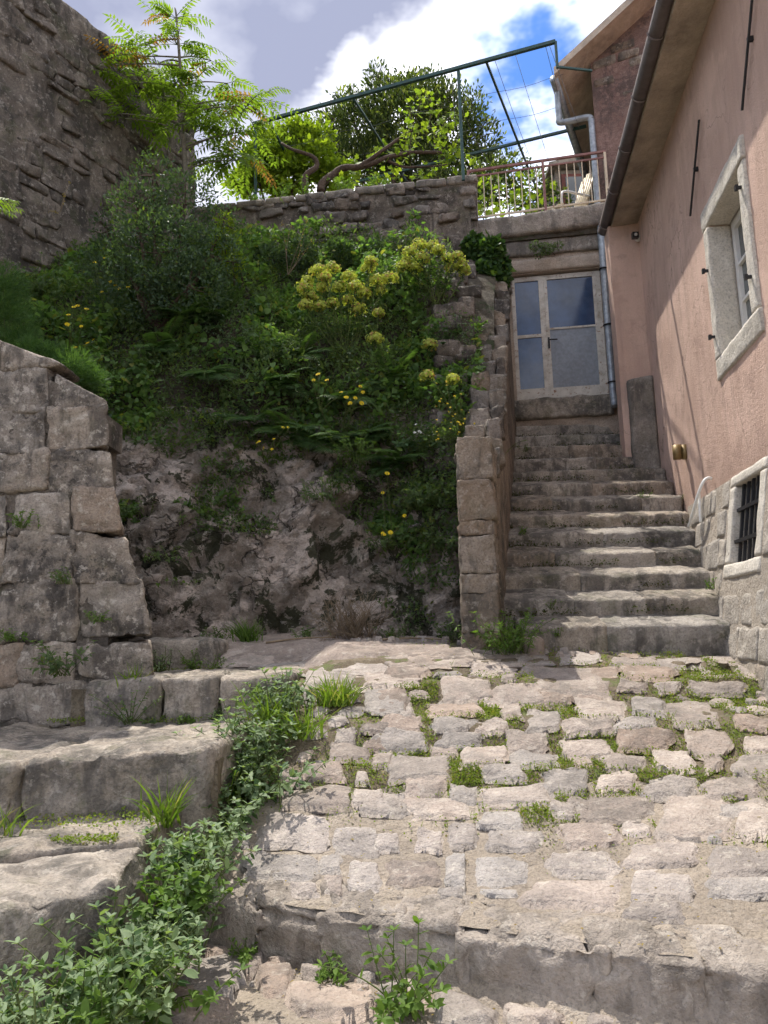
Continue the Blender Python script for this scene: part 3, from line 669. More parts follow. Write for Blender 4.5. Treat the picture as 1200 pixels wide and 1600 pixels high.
# loose stones below the first step
low = [(250,1502,377,1575),(398,1512,455,1570),(447,1535,592,1603),(465,1515,510,1538),(210,1560,370,1606),(320,1480,370,1510),(372,1500,410,1530),(672,1557,785,1610),(625,1545,660,1585),
       (785,1580,880,1612),(1125,1578,1210,1612),(590,1545,625,1570),(520,1500,545,1515),(420,1498,455,1512),(555,1520,590,1540),(900,1592,980,1612)]
for i, (a, b, c, d) in enumerate(low):
    r = np.random.default_rng(700+i); P = np.array([atz(a, d, 0.), atz(c, d, 0.), atz(c, b, 0.), atz(a, b, 0.)])
    P[:, 1] = np.minimum(P[:, 1], lip_y(P[:, 0])-.01); P[:, :2] += r.uniform(-.012, .012, (4, 2))
    big = (c-a) > 90
    cobble(P, lower, M['cobble'], .03 if big else .035, .05 if big else .035, 'stone', 900+i, 12 if big else 8, .8, .012)
for k in range(70):                                     # pebbles along the foot of the riser
    X = rf.uniform(-1.0, .2); Y = lip_y(X)-rf.uniform(.02, .28); h = rf.uniform(.012, .03)
    q = np.array([[X-h, Y-h*.8, 0], [X+h, Y-h*.8, 0], [X+h, Y+h*.8, 0], [X-h, Y+h*.8, 0.]]); q[:, 2] = 0
    cobble(q, lower, M['cobble'], h*.7, h*.5, 'pebble', 3000+k, 4, .9, .003, .03)

# ------------------------------------------------------------------ left steps of big blocks
ls = thing('stone_steps', (-1.6, 4.6, .2), 'short flight of massive weathered stone steps beside the left wall', 'steps')
def sblock(C, seed, parent=ls, name='step_block', mat='step', seg=.04, rnd=.035, amp=.02, chip=.03):
    V, F = rough_block(C, seg, rnd, amp, 4., seed, 4, 36, chip, .014, .16); return new_obj(name, V, F, M[mat], parent)
def quadblk(front, back, z0, z1, slope=.02):
    (xa, ya), (xb, yb) = front; (xc, yc), (xd, yd) = back          # front left, front right, back right, back left
    return np.array([[xa, ya, z0], [xb, yb, z0], [xc, yc, z0], [xd, yd, z0], [xa, ya, z1], [xb, yb, z1], [xc, yc, z1+slope], [xd, yd, z1+slope]], float)
sblock(quadblk(((-2.2, 2.5), (-1.2, 3.45)), ((-1.22, 4.02), (-2.9, 3.4)), -.2, .58, .03), 1, amp=.03)
sblock(quadblk(((-3.0, 3.25), (-1.24, 3.98)), ((-1.16, 4.66), (-3.4, 4.4)), -.2, .645, .02), 2)
sblock(quadblk(((-3.4, 4.05), (-2.02, 4.28)), ((-1.95, 6.2), (-3.6, 6.1)), .2, .955, .03), 3, amp=.03)
_c4 = quadblk(((-2.01, 4.32), (-1.04, 4.56)), ((-.92, 5.35), (-1.94, 5.5)), .1, .985, .015); _c4[4, 2] = .97
sblock(_c4, 4, amp=.03)
sblock(quadblk(((-1.95, 5.42), (-.90, 5.36)), ((-.8, 6.1), (-1.95, 6.2)), .2, .99, .0), 5)
sblock(quadblk(((-2.3, 5.89), (-1.72, 5.89)), ((-1.68, 7.1), (-2.4, 7.2)), .5, 1.31, .02), 6)
sblock(quadblk(((-1.71, 5.90), (-1.28, 5.88)), ((-1.22, 7.1), (-1.66, 7.1)), .5, 1.315, .02), 7)
sblock(quadblk(((-1.27, 5.88), (-.74, 5.84)), ((-.66, 6.9), (-1.21, 7.05)), .5, 1.31, .03), 8)
sblock(quadblk(((-2.3, 6.98), (-1.55, 7.02)), ((-1.5, 7.5), (-2.3, 7.6)), 1.1, 1.60, .0), 9, rnd=.06)

m_ = MB(); m_.hexa(box8(-2.45, -.72, 6.06, 7.6, .4, 1.24)); m_.hexa(box8(-2.2, -1.0, 4.6, 6.0, .1, .9)); m_.build('earth_fill', M['soil'], ls)
# ------------------------------------------------------------------ foreground wall of large blocks
fw = thing('block_wall', (-2.7, 6.1, .6), 'thick wall of large rough limestone blocks at the left edge', 'wall')
rows = [.55, .98, 1.30, 1.62, 2.05, 2.46, 2.82, 3.14, 3.50, 3.86, 4.3]
def fw_right(z): return np.interp(z, [.5, 1.46, 1.95, 2.46, 3.0, 3.6], [-1.78, -1.82, -1.90, -2.08, -2.2, -2.26])
def fw_top(x): return np.interp(x, [-4.2, -3.12, -2.71, -2.3, -2.2], [4.7, 4.10, 3.84, 3.56, 3.50])
rw = np.random.default_rng(21)
widths = [[.5, .62, .5, .6], [.42, .56, .7, .6], [.62, .45, .66, .6], [.55, .75, .5, .6], [.5, .55, .62, .6], [.38, .52, .7, .5], [.52, .44, .6, .6], [.5, .55, .6, .6], [.45, .5, .5, .6], [.4, .5, .6, .5]]
core = MB()
core.hexa(box8(-4.2, -2.45, 6.12, 6.9, .3, 3.40)); core.hexa(box8(-2.5, -2.2, 6.12, 6.6, .3, 2.1))
core.hexa([[-4.2, 6.1, 3.3], [-2.4, 6.1, 3.3], [-2.4, 6.9, 3.3], [-4.2, 6.9, 3.3], [-4.2, 6.1, 4.60], [-2.4, 6.1, 3.56], [-2.4, 6.9, 3.56], [-4.2, 6.9, 4.60]])
core.build('core', M['rubble_mortar'], fw)
for i in range(len(rows)-1):
    z0, z1 = rows[i], rows[i+1]; x = float(fw_right((z0+z1)/2)); j = 0
    while x > -4.0:
        w = widths[i][min(j, 3)]; xl = x-w
        j1 = rw.uniform(-.045, .045, 4)
        C = box8(xl+.0, x-.0, 6.09+rw.uniform(-.02, .015), 6.5 if j else 6.95, z0-.002, z1+.002)
        C[0, 2] += j1[0]; C[1, 2] += j1[1]; C[4, 2] += j1[2]; C[5, 2] += j1[3]; C[[3, 7], 2] = C[[0, 4], 2]; C[[2, 6], 2] = C[[1, 5], 2]
        dx = rw.uniform(-.05, .05, 2); C[4:6, 0] += dx if j else 0; C[6:8, 0] += dx[::-1] if j else 0
        if j == 0:
            C[1, 0] = fw_right(z0); C[5, 0] = fw_right(z1); C[2, 0] = C[1, 0]*1.17; C[6, 0] = C[5, 0]*1.17
        for q in range(4, 8): C[q, 2] = min(C[q, 2], float(fw_top(C[q, 0])))
        if (C[4:, 2]-C[:4, 2]).min() > .05:
            V, F = rough_block(C, .03, .012, .018, 3.6, 200+i*11+j, 5, 28, .03, .014, .10); new_obj('stone', V, F, M['bigwall'], fw)
        elif (C[4:, 2]-C[:4, 2]).max() > .08:
            C[4:, 2] = np.maximum(C[4:, 2], C[:4, 2]+.03); V, F = rough_block(C, .045, .03, .018, 4.2, 200+i*11+j, 4, 22, .02); new_obj('stone', V, F, M['bigwall'], fw)
        x = xl; j += 1
# ------------------------------------------------------------------ rock face and bank behind the plateau
def flank_x(Y): return 1.0+.233*(np.asarray(Y, float)-6.9)      # stair side of the flank wall
BS = np.array([0, .10, .25, .42, .55, .75, 1.0])
BY = np.array([-.12, .0, .22, .50, .95, 1.75, 3.3]); BZ = np.array([1.2, 1.6, 2.7, 3.7, 4.6, 6.0, 7.55])
def bank_base(X): return 8.12+.06*X+.25*vnoise(np.stack([X*.8, 0*X, 0*X], -1), 4)
def bank_pt(X, s):                                              # point of the bank without relief
    X = np.asarray(X, float); s = np.asarray(s, float)
    return np.stack([X, bank_base(X)+np.interp(s, BS, BY), np.interp(s, BS, BZ)], -1)
def bank_disp(P, s):
    rock = np.clip((.50-s)/.12, 0, 1)
    W = P+.10*np.stack([vnoise(P*2.3, 1), 0*P[..., 0], vnoise(P*2.3, 2)], -1)
    W = W*np.array([1, 1, 1.35]); W = np.stack([W[..., 0]+.35*W[..., 2], W[..., 1], W[..., 2]-.25*W[..., 0]], -1)
    d = .16*(ridged(P, .8, 3, 31)-.9)*rock + .085*fbm(P, 2.6, 4, 8)*(.5+.5*rock)+(.16*facet(W, .62, 5)+.075*facet(W, .26, 11)+.03*facet(W, .11, 23))*rock
    return P+d[..., None]*np.array([.1, -.85, .35])
def bank(X, s): return bank_disp(bank_pt(X, s), np.asarray(s, float))
def bank_grid(name, s0, s1, nx, ns, mat):
    X = np.linspace(-6.5, 1.7, nx); s = np.linspace(s0, s1, ns); XX, SS = np.meshgrid(X, s, indexing='ij')
    P = bank_pt(XX, SS); XX = np.minimum(XX, flank_x(P[..., 1])-.12); V = bank(XX, SS)
    I = np.arange(nx*ns).reshape(nx, ns)
    F = np.stack([I[:-1, :-1], I[1:, :-1], I[1:, 1:], I[:-1, 1:]], -1).reshape(-1, 4)
    return new_obj(name, V.reshape(-1, 3), [F], mat, None, True, 'structure')
tag(bank_grid('rock_face', 0., .5, 330, 130, M['rock']), 'rough shaded rock outcrop with pale patches and dark moss', 'rock face')
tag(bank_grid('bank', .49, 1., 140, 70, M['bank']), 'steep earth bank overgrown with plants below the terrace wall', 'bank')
def bpt(u, v):                                                  # where a sight line meets the bank
    best = None
    for s in np.linspace(.02, 1, 120):
        z0 = np.interp(s, BS, BZ); d = ray(u, v); k = (z0-EYE)/d[2]
        if k <= 0: continue
        P = CE+d*k; y = float(bank_base(np.array(P[0]))+np.interp(s, BS, BY)); e = abs(P[1]-y)
        if best is None or e < best[0]: best = (e, P[0], s)
    return bank(np.array(best[1]), np.array(best[2]))

# terrace level behind the parapet
tg = MB(); tg.hexa([hp(4.4, 14, 7.6), hp(22, 14, 7.6), hp(22, -1., 7.6), hp(4.4, -1., 7.6), hp(4.4, 14, 7.98), hp(22, 14, 7.98), hp(22, -1., 7.98), hp(4.4, -1., 7.98)])
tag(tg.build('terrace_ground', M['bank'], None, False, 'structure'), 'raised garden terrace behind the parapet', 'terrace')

# ------------------------------------------------------------------ rubble walls
def rubble_wall(t, P, U, width, zlo, zhi, nrm, sizes, seed, mat='rubble', mort='rubble_mortar', thick=.5, prd=.05, gap=.012, limit=290, topf=None, maxn=7, prob=.93, jt=.028, x0=0., z0=None):
    """stones laid in uneven courses on the plane P + U*x + Z*z, facing nrm"""
    U = unit(U); nrm = unit(nrm); r = np.random.default_rng(seed); cnt = 0
    m = MB(); nx = max(6, int(width/.07)); nz = max(5, int((zhi-zlo)/.07))
    x = np.linspace(0, width, nx); 
    zs = np.linspace(0, 1, nz); XX, SS = np.meshgrid(x, zs, indexing='ij')
    tp = topf(XX) if topf else zhi+0*XX
    Z = zlo+(tp-.04-zlo)*SS; V = P+U*XX[..., None]+ZZ*Z[..., None]; V = V+nrm*(.045*fbm(V, 2.2, 5, seed)-.005)[..., None]
    V2 = V-nrm*thick; I = np.arange(nx*nz).reshape(nx, nz); o = nx*nz
    q = lambda a, b, c, d: np.stack([a, b, c, d], -1).reshape(-1, 4)
    m.add(np.concatenate([V.reshape(-1, 3), V2.reshape(-1, 3)]), [q(I[:-1, :-1], I[1:, :-1], I[1:, 1:], I[:-1, 1:]), q(I[:-1, :-1]+o, I[:-1, 1:]+o, I[1:, 1:]+o, I[1:, :-1]+o),
          q(I[:-1, -1], I[1:, -1], I[1:, -1]+o, I[:-1, -1]+o), q(I[0, :-1], I[0, 1:], I[0, 1:]+o, I[0, :-1]+o), q(I[-1, 1:], I[-1, :-1], I[-1, :-1]+o, I[-1, 1:]+o)])
    m.build('mortar_core', M[mort], t, True)
    z = z0 or zlo
    while z < zhi and cnt < limit:
        h = r.uniform(*sizes[1]); xx = x0-r.uniform(0, .2)
        while xx < width and cnt < limit:
            w = r.uniform(*sizes[0]); hh = h*r.uniform(.72, 1.05); zb = z+r.uniform(-.02, .02)
            top = float(topf(np.array(min(max(xx+w/2, 0), width)))) if topf else zhi
            a, b = max(xx, 0)+gap, min(xx+w, width)-gap
            if zb+hh < top+.03 and b-a > .06 and r.random() < prob:
                p = prd*r.uniform(.2, 1.1)
                C = np.array([P+U*(a if k in (0, 3) else b)+ZZ*(zb+gap if i == 0 else zb+hh-gap)+nrm*(p if k in (0, 1) else -.12) for i in (0, 1) for k in (0, 1, 2, 3)])
                C[:, :] += r.uniform(-1, 1, (8, 3))*jt
                Vb, F = rough_block(C, .04, .02, .018, 7., seed+cnt, 3, maxn+2, 0., .016, .09); new_obj('stone', Vb, F, M[mat], t); cnt += 1
            xx += w
        z += h
    return cnt
# parapet and retaining wall of the terrace
TP = hp(4.2, 2.22, 0); TU = HN
tw = thing('terrace_wall', hp(4.2, 4, 7.0), 'dark rubble retaining wall with a flat top carrying the green pergola', 'wall')
rubble_wall(tw, TP, TU, 6.6, 6.3, 8.62, -HD, ((.16, .42), (.12, .22)), 77, topf=lambda x: 8.66-.05*x/4.4+.02*vnoise(np.stack([x*3, 0*x, 0*x], -1), 3), prd=.05, prob=.62, jt=.04)
cp = MB()
for i in range(13):
    a, b = 2.2+i*.49, 2.2+(i+1)*.49-.01
    V, F = rough_block(hbox8(4.15, 4.6, a, b, 8.52, 8.66-.005*i), .05, .03, .012, 6., 900+i, 3, 10); new_obj('coping_stone', V, F, M['concrete'], tw)
# tall old wall on the left
LW0 = np.array([-7.6, 5.2, 0]); LU = unit(np.array([.51, .86, 0])); LN = np.array([LU[1], -LU[0], 0])
lw = thing('tall_wall', (-5, 9.6, 4), 'tall dark lichen covered rubble wall rising out of the frame at upper left', 'wall')
rubble_wall(lw, LW0, LU, 8.6, 5.0, 11.2, LN, ((.2, .55), (.14, .28)), 133, mat='rubble_mortar', prd=.022, gap=.0, limit=298, maxn=8, prob=.62, jt=.05, x0=4.9, z0=5.9)

# ------------------------------------------------------------------ staircase
st = thing('stone_staircase', (2.2, 7., 1.5), 'long flight of worn stone stairs climbing to the blue metal door', 'staircase')
NST, RISE, RUN, SY0, SZ0 = 13, .25, .365, 6.83, 1.645
def st_right(k):
    Y = SY0+RUN*k
    if Y < 8.7: return 3.2+.14*(Y-6.6)-.17+.05*max(0, k-1)*.6+.0
    if Y < 9.85: return 3.2+.14*(Y-6.6)-.02
    return 3.2+.14*(Y-6.6)-.30
rs = np.random.default_rng(3)
for k in range(NST):
    Y = SY0+RUN*k; z1 = SZ0+RISE*k; z0 = z1-RISE-.06 if k else 1.25
    xl = float(flank_x(Y))-.03; xr = st_right(k)
    if k == 0: xl += .22
    nb = [2, 3, 2, 3, 2, 2, 3, 2, 2, 3, 2, 2, 2][k]
    cuts = np.concatenate([[0], np.sort(np.linspace(0, 1, nb+1)[1:-1]+rs.uniform(-.13, .13, nb-1)), [1]])
    for i in range(nb):
        a = xl+(xr-xl)*cuts[i]-(.012 if i else 0); b = xl+(xr-xl)*cuts[i+1]+(.012 if i < nb-1 else 0)
        j = rs.uniform(-.012, .012, 4); tz = -.03*((a+b)/2-xl)/(xr-xl)+rs.uniform(-.008, .008)
        yy = -.06*(a-xl), -.06*(b-xl)
        sl = .14 if k < 8 else .06
        C = np.array([[a, Y+j[0]+yy[0]-.01, z0], [b, Y+j[1]+yy[1]-.01, z0], [b, Y+RUN+.13, z0], [a, Y+RUN+.13, z0],
                      [a, Y+j[0]+yy[0], z1+tz-.015], [b, Y+j[1]+yy[1], z1+tz-.02], [b, Y+RUN+.13, z1+sl+tz], [a, Y+RUN+.13, z1+sl+tz]])
        V, F = rough_block(C, .035, .03, .009, 4.5, 300+k*5+i, 4, 40, .018, .008, .13); new_obj('step_block', V, F, M['stair'], st)

# flank wall left of the stairs with its front pillar
fl_t = thing('flank_wall', (.9, 7., 1.5), 'stepped rubble wall with an upright pillar end beside the stairs', 'wall')
pz = [1.40, 1.58, 1.93, 2.10, 2.44, 2.58, 2.95, 3.34]
def fx(Y, off): return float(flank_x(Y))+off
for i in range(len(pz)-1):
    lean = -.012*i
    C = np.array([[.66, 6.80, pz[i]-.002], [.985+rs.uniform(-.012, .012), 6.80, pz[i]-.002], [1.07, 7.2, pz[i]-.002], [.70, 7.2, pz[i]-.002],
                  [.66, 6.80, pz[i+1]+.002], [.985+rs.uniform(-.012, .012), 6.80, pz[i+1]+.002], [1.07, 7.2, pz[i+1]+.002], [.70, 7.2, pz[i+1]+.002]])
    C[:, 0] += -.01+ .004*i; C[:2, 2] += rs.uniform(-.015, .015, 2) if i else 0
    if i == len(pz)-2: C[4:, 2] += np.array([.02, .0, -.06, -.03])
    V, F = rough_block(C, .025, .010, .010, 6., 400+i, 5, 24, .014, .012, .08); new_obj('stone', V, F, M['pillar'], fl_t)
def fl_top(Y): return np.interp(Y, [6.8, 7.75, 8.3, 11.0, 12], [3.28, 3.42, 4.0, 6.95, 7.3])
cr = MB(); ys = np.linspace(7.12, 11.5, 40); L = []
V = []
for y in ys:
    tz = float(fl_top(y))-.06; x = fx(y, .0)
    V += [[x-.32, y, 1.2], [x+.035, y, 1.2], [x-.0, y, tz], [x-.34, y, tz]]
I = np.arange(len(ys)-1)[:, None]*4; F = []
for (p, q) in ((0, 1), (1, 2), (2, 3), (3, 0)): F.append(np.concatenate([I+p, I+q, I+4+q, I+4+p], 1))
F.append(np.array([[0, 3, 2, 1]])); n4 = 4*(len(ys)-1); F.append(np.array([[n4, n4+1, n4+2, n4+3]]))
cr.add(V, F); cr.build('render_core', M['pillar'], fl_t)
for i, y in enumerate(np.arange(7.3, 11.3, .235)):
    zt = float(fl_top(y+.1)); n = 2
    xs = [-.36, -.14+rs.uniform(-.05, .05), .045]
    for q in range(2):
        h = rs.uniform(.24, .34)
        C = box8(fx(y, xs[q])+.004, fx(y, xs[q+1])-.004, y-.09, y+.30, zt-h, zt+rs.uniform(-.03, .03)); C = jit(C, .035, 800+i*3+q)
        V, F = rough_block(C, .03, .014, .016, 6., 820+i*3+q, 4, 13, .015, .014, .08); new_obj('stone', V, F, M['rubble' if (i+q) % 3 else 'pillar'], fl_t)
    for q in range(3 if y > 8.2 else 0):          # stones showing through the bank beside it
        x = fx(y, -.40-rs.uniform(.05, .5)); w = rs.uniform(.08, .17); zt2 = float(np.interp(y-float(bank_base(np.array(x))), BY, BZ))+rs.uniform(-.05, .16)
        C = jit(box8(x-w, x+w, y-.12, y+.15, zt2-.16, zt2+.05), .02, 860+i*3+q); V, F = rough_block(C, .05, .04, .02, 6., 880+i*3+q, 3, 7); new_obj('stone', V, F, M['rubble'], fl_t)

# ------------------------------------------------------------------ door building under the terrace
db = thing('terrace_building', hp(4.6, 1.1, 4.5), 'low stained building with the blue door carrying the balcony slab', 'building')
AD = 4.5
DZ0, DZ1, DO0, DO1 = 5.06, 7.06, 1.76, .40
def tz(o): return .05*(1.3-o)                     # the old front sags to the left
m = MB()
m.hbox(AD, AD+.45, DO0+.005, 2.35, 3.9, 7.62); m.hbox(AD, AD+.45, -.2, DO1-.005, 3.9, 7.62); m.hbox(AD+.002, AD+.45, DO1-.006, DO0+.006, DZ1+.02, 7.62)
m.hbox(AD+.003, AD+.45, DO1-.006, DO0+.006, 3.9, DZ0-.30)
m.build('wall', M['render_wall'], db)
m = MB(); m.hbox(AD+1.6, AD+2.2, -.2, 2.35, 3.9, 7.62); m.build('back_wall', M['concrete'], db)
def rb(name, C, mat, parent, seg=.05, rnd=.02, amp=.01, seed=1, nsc=6., maxn=24, chip=0.):
    V, F = rough_block(C, seg, rnd, amp, nsc, seed, 3, maxn, chip); return new_obj(name, V, F, M[mat], parent)
rb('lintel', hbox8(AD-.05, AD+.3, DO1-.12, DO0+.16, DZ1+.03, DZ1+.24), 'render_wall', db, seed=5)
rb('sill', hbox8(AD-.10, AD+.5, DO1-.05, DO0+.15, DZ0-.34, DZ0-.012), 'stair', db, seed=6, rnd=.04, amp=.02)
slab = []
for (a, o, z) in ((AD-.18, .12, 7.66), (AD-.18, 2.34, 7.60)): slab.append((a, o, z))
C = np.array([hp(AD-.18, .10, 7.70), hp(AD+3.6, .10, 7.70), hp(AD+3.6, 2.34, 7.64), hp(AD-.18, 2.34, 7.64), hp(AD-.18, .10, 8.06), hp(AD+3.6, .10, 8.06), hp(AD+3.6, 2.34, 7.96), hp(AD-.18, 2.34, 7.96)])
rb('balcony_slab', C, 'concrete', db, .08, .03, .02, 7, 4., 40)
rb('beam', hbox8(AD-.07, AD+.2, .12, 2.34, 7.36, 7.63), 'concrete', db, .06, .03, .02, 8, 4., 34)
# door
dr = MB()
FR = .055
def dbox(m, o0, o1, z0, z1, a0=AD+.06, a1=AD+.11): return m.hbox(a0, a1, o1, o0, z0, z1)
OM = 1.31                                         # mullion between side light and door
for (o0, o1, z0, z1) in ((DO0, DO0-FR, DZ0, DZ1), (DO1+.07, DO1, DZ0, DZ1), (DO0-FR, DO1+.07, DZ1-.075, DZ1), (OM+.03, OM-.05, DZ0, DZ1-.075), (DO0-FR, OM+.03, DZ0, DZ0+.18), (DO0-FR, OM+.03, 6.06, 6.11)): dbox(dr, o0, o1, z0, z1)
door = dr.build('door_frame', M['white_paint'], db)
m = MB(); dbox(m, OM-.052, DO1+.072, DZ0+.012, DZ0+.17, AD+.052, AD+.10); dbox(m, OM-.052, OM-.10, DZ0+.17, DZ1-.08, AD+.055, AD+.10); dbox(m, DO1+.12, DO1+.072, DZ0+.17, DZ1-.08, AD+.055, AD+.10); dbox(m, OM-.10, DO1+.12, 6.16, 6.19, AD+.055, AD+.10)
leaf = m.build('door_leaf', M['white_paint'], db)
m = MB(); o0, o1, z0, z1 = OM-.10, DO1+.12, DZ0+.17, 6.16; oc, zc = (o0+o1)/2, (z0+z1)/2
Pq = [hp(AD+.07, o0, z0), hp(AD+.07, o1, z0), hp(AD+.07, o1, z1), hp(AD+.07, o0, z1), hp(AD+.035, oc, zc)]
m.add(Pq, [np.array([[0, 1, 4], [1, 2, 4], [2, 3, 4], [3, 0, 4]])])
new_obj('lower_panel', np.array(Pq), [np.array([[0, 1, 4], [1, 2, 4], [2, 3, 4], [3, 0, 4]])], M['galvpanel'], leaf, False)
for (o0, o1, z0, z1, par) in ((OM-.10, DO1+.12, 6.19, DZ1-.08, leaf), (DO0-FR, OM+.03, DZ0+.18, 6.06, door), (DO0-FR, OM+.03, 6.11, DZ1-.075, door)):
    m = MB(); dbox(m, o0, o1, z0, z1, AD+.078, AD+.086); m.build('pane', M['door_glass'], par)
m = MB(); m.tube([hp(AD+.05, OM-.075, 5.98), hp(AD+.0, OM-.075, 5.98), hp(AD-.01, OM-.10, 5.98), hp(AD-.01, OM-.20, 5.975)], .011, 6); m.hbox(AD+.045, AD+.056, OM-.06, OM-.09, 5.86, 6.04); m.build('handle', M['iron'], leaf)
# railing on the slab
rl = thing('railing', hp(AD-.1, 1.2, 8.05), 'low red and cream balcony railing above the door', 'railing')
RA = AD-.12
def rp(o, z): return hp(RA, o, z+(-.04*(o-.2)))
m = MB(); m.bar(rp(.20, 8.93), rp(2.36, 8.93), .035); m.build('top_rail', M['rail_red'], rl)
m = MB(); m.bar(rp(.20, 8.83), rp(2.36, 8.83), .025); m.build('middle_rail', M['rail_red'], rl)
m = MB(); m.bar(rp(.20, 8.12), rp(2.36, 8.12), .025); m.build('bottom_rail', M['rail_cream'], rl)
for o in (.22, 1.17, 2.34): m = MB(); m.bar(rp(o, 8.03), rp(o, 8.92), .035, up=(1, 0, 0)); m.build('post', M['rail_red' if o > 1 else 'rail_cream'], rl)
for i in range(17):
    o = .22+(i+1)*2.12/18
    if abs(o-1.17) < .04: continue
    m = MB(); m.bar(rp(o, 8.12), rp(o, 8.83), .013, up=(1, 0, 0)); m.build('baluster', M['rail_cream'], rl)
# galvanised downpipe
dp = thing('downpipe', hp(AD-.1, .26, 4.8), 'grey galvanised downpipe to the right of the blue door', 'pipe')
PO = .365
m = MB(); m.tube([hp(AD-.10, PO, 7.75), hp(AD-.10, PO, 5.05), hp(AD-.12, PO, 4.94), hp(AD-.26, PO+.02, 4.80)], .05, 12); m.build('pipe', M['galv'], dp, True)
for z in (7.0, 6.1, 5.2):
    m = MB(); a = np.linspace(0, 2*math.pi, 13); m.tube([hp(AD-.10+.06*math.cos(q), PO+.06*math.sin(q), z) for q in a], .012, 6, False); m.build('bracket', M['iron'], dp, True)

# ------------------------------------------------------------------ pink house
ho = thing('pink_house', hp(1, 0, 1.5), 'pink plastered house with stone plinth and white framed window on the right', 'house')
A0, A1, ZP, ZE = -5., 3.5, 2.93, 7.22
wa0, wa1, wz0, wz1 = -.58, .40, 4.10, 5.46        # window opening
m = MB()
def facade(m, a0, a1, z0, z1): m.hbox(a0, a1, -.45, 0, z0, z1)
facade(m, A0, wa0, ZP, ZE); facade(m, wa1, A1, ZP, ZE); facade(m, wa0, wa1, ZP, wz0); facade(m, wa0, wa1, wz1, ZE)
m.hbox(2.0, A1, -.45, -.0, 1.2, ZP)
m.hbox(A1+.35, 8.0, -.5, .02, 3.4, ZE-.012)
m.hbox(A0, A1, -5., -4.6, 1., ZE); m.hbox(A0, A0+.4, -4.6, -.45, 1., ZE)
m.build('wall', M['pink'], ho)
m = MB(); m.hbox(A1+.001, A1+.349, -.44, .41, 3.4, ZE-.01); m.build('pier', M['pink'], ho)     # return pier beside the door
# plinth: battered, stones in lime mortar
def bat(z): return .035+.165*(ZP-z)*1.0
ga0, ga1, gz0, gz1 = -.47, .20, 2.13, 2.82
m = MB()
def pl(a0, a1, z0, z1, e=0.):
    m.hexa([hp(a0, -.4, z0), hp(a1, -.4, z0), hp(a1, bat(z0)-e, z0), hp(a0, bat(z0)-e, z0), hp(a0, -.4, z1), hp(a1, -.4, z1), hp(a1, bat(z1)-e, z1), hp(a0, bat(z1)-e, z1)])
pl(A0, ga0-.02, -.2, ZP-.004); pl(ga1+.02, 2.02, -.2, ZP-.004); pl(ga0-.02, ga1+.02, -.2, gz0-.02); pl(ga0-.02, ga1+.02, gz1+.02, ZP-.004)
m.build('plinth_mortar', M['plinth_mortar'], ho)
def pst(a0, a1, z0, z1, seed, prd=.02, mat='plinth', rnd=.03, amp=.018, name='plinth_stone'):
    C = np.array([hp(a0, -.1, z0), hp(a1, -.1, z0), hp(a1, bat(z0)+prd, z0), hp(a0, bat(z0)+prd, z0), hp(a0, -.1, z1), hp(a1, -.1, z1), hp(a1, bat(z1)+prd, z1), hp(a0, bat(z1)+prd, z1)])
    V, F = rough_block(C, .035, rnd*.6, amp*.7, 7., seed, 4, 18, .012); return new_obj(name, V, F, M[mat], ho)
rp_ = np.random.default_rng(9); cnt = 0
for z0, z1 in ((2.66, 2.90), (2.40, 2.64), (2.12, 2.38), (1.86, 2.10), (1.58, 1.84), (1.30, 1.56), (1.02, 1.28), (.72, 1.0)):
    a = 1.75 if z1 > 2.3 else (1.2 if z1 > 1.9 else .75)
    while a > -2.2:
        w = rp_.uniform(.22, .52); b = a-w
        if not (z1 > gz0-.14 and b < ga1+.16 and a > ga0-.16):
            pst(b+.004, a-.004, z0+rp_.uniform(-.008, .012), z1+rp_.uniform(.0, .02), 1000+cnt, rp_.uniform(-.004, .016)); cnt += 1
        elif a > ga1+.2 and a-(ga1+.16) > .08: pst(ga1+.17, a-.012, z0, z1, 1000+cnt); cnt += 1
        a = b
pst(ga0-.15, ga1+.15, gz1+.005, gz1+.105, 1201, .012, 'surround', .012, .008); pst(ga0-.15, ga1+.15, gz0-.13, gz0-.005, 1202, .014, 'surround', .012, .008)
pst(ga1+.0, ga1+.15, gz0, gz1, 1203, .010, 'surround', .012, .008); pst(ga0-.15, ga0-.0, gz0, gz1, 1204, .010, 'surround', .012, .008)
# barred cellar opening
gr = MB(); gr.hexa([hp(ga0, -.38, gz0), hp(ga1, -.38, gz0), hp(ga1, -.36, gz0), hp(ga0, -.36, gz0), hp(ga0, -.38, gz1), hp(ga1, -.38, gz1), hp(ga1, -.36, gz1), hp(ga0, -.36, gz1)])
gr_o = gr.build('cellar_window', M['black_plastic'], ho)
for i in range(5):
    a = ga0+(i+.6)*(ga1-ga0)/5.2; m = MB(); m.bar(hp(a, bat(gz0)-.05, gz0-.02), hp(a, bat(gz1)-.05, gz1+.02), .026, up=HD); m.build('bar', M['iron'], gr_o)
for z in (2.32, 2.60): m = MB(); m.bar(hp(ga0-.02, bat(z)-.035, z), hp(ga1+.02, bat(z)-.035, z), .03); m.build('cross_bar', M['iron'], gr_o)
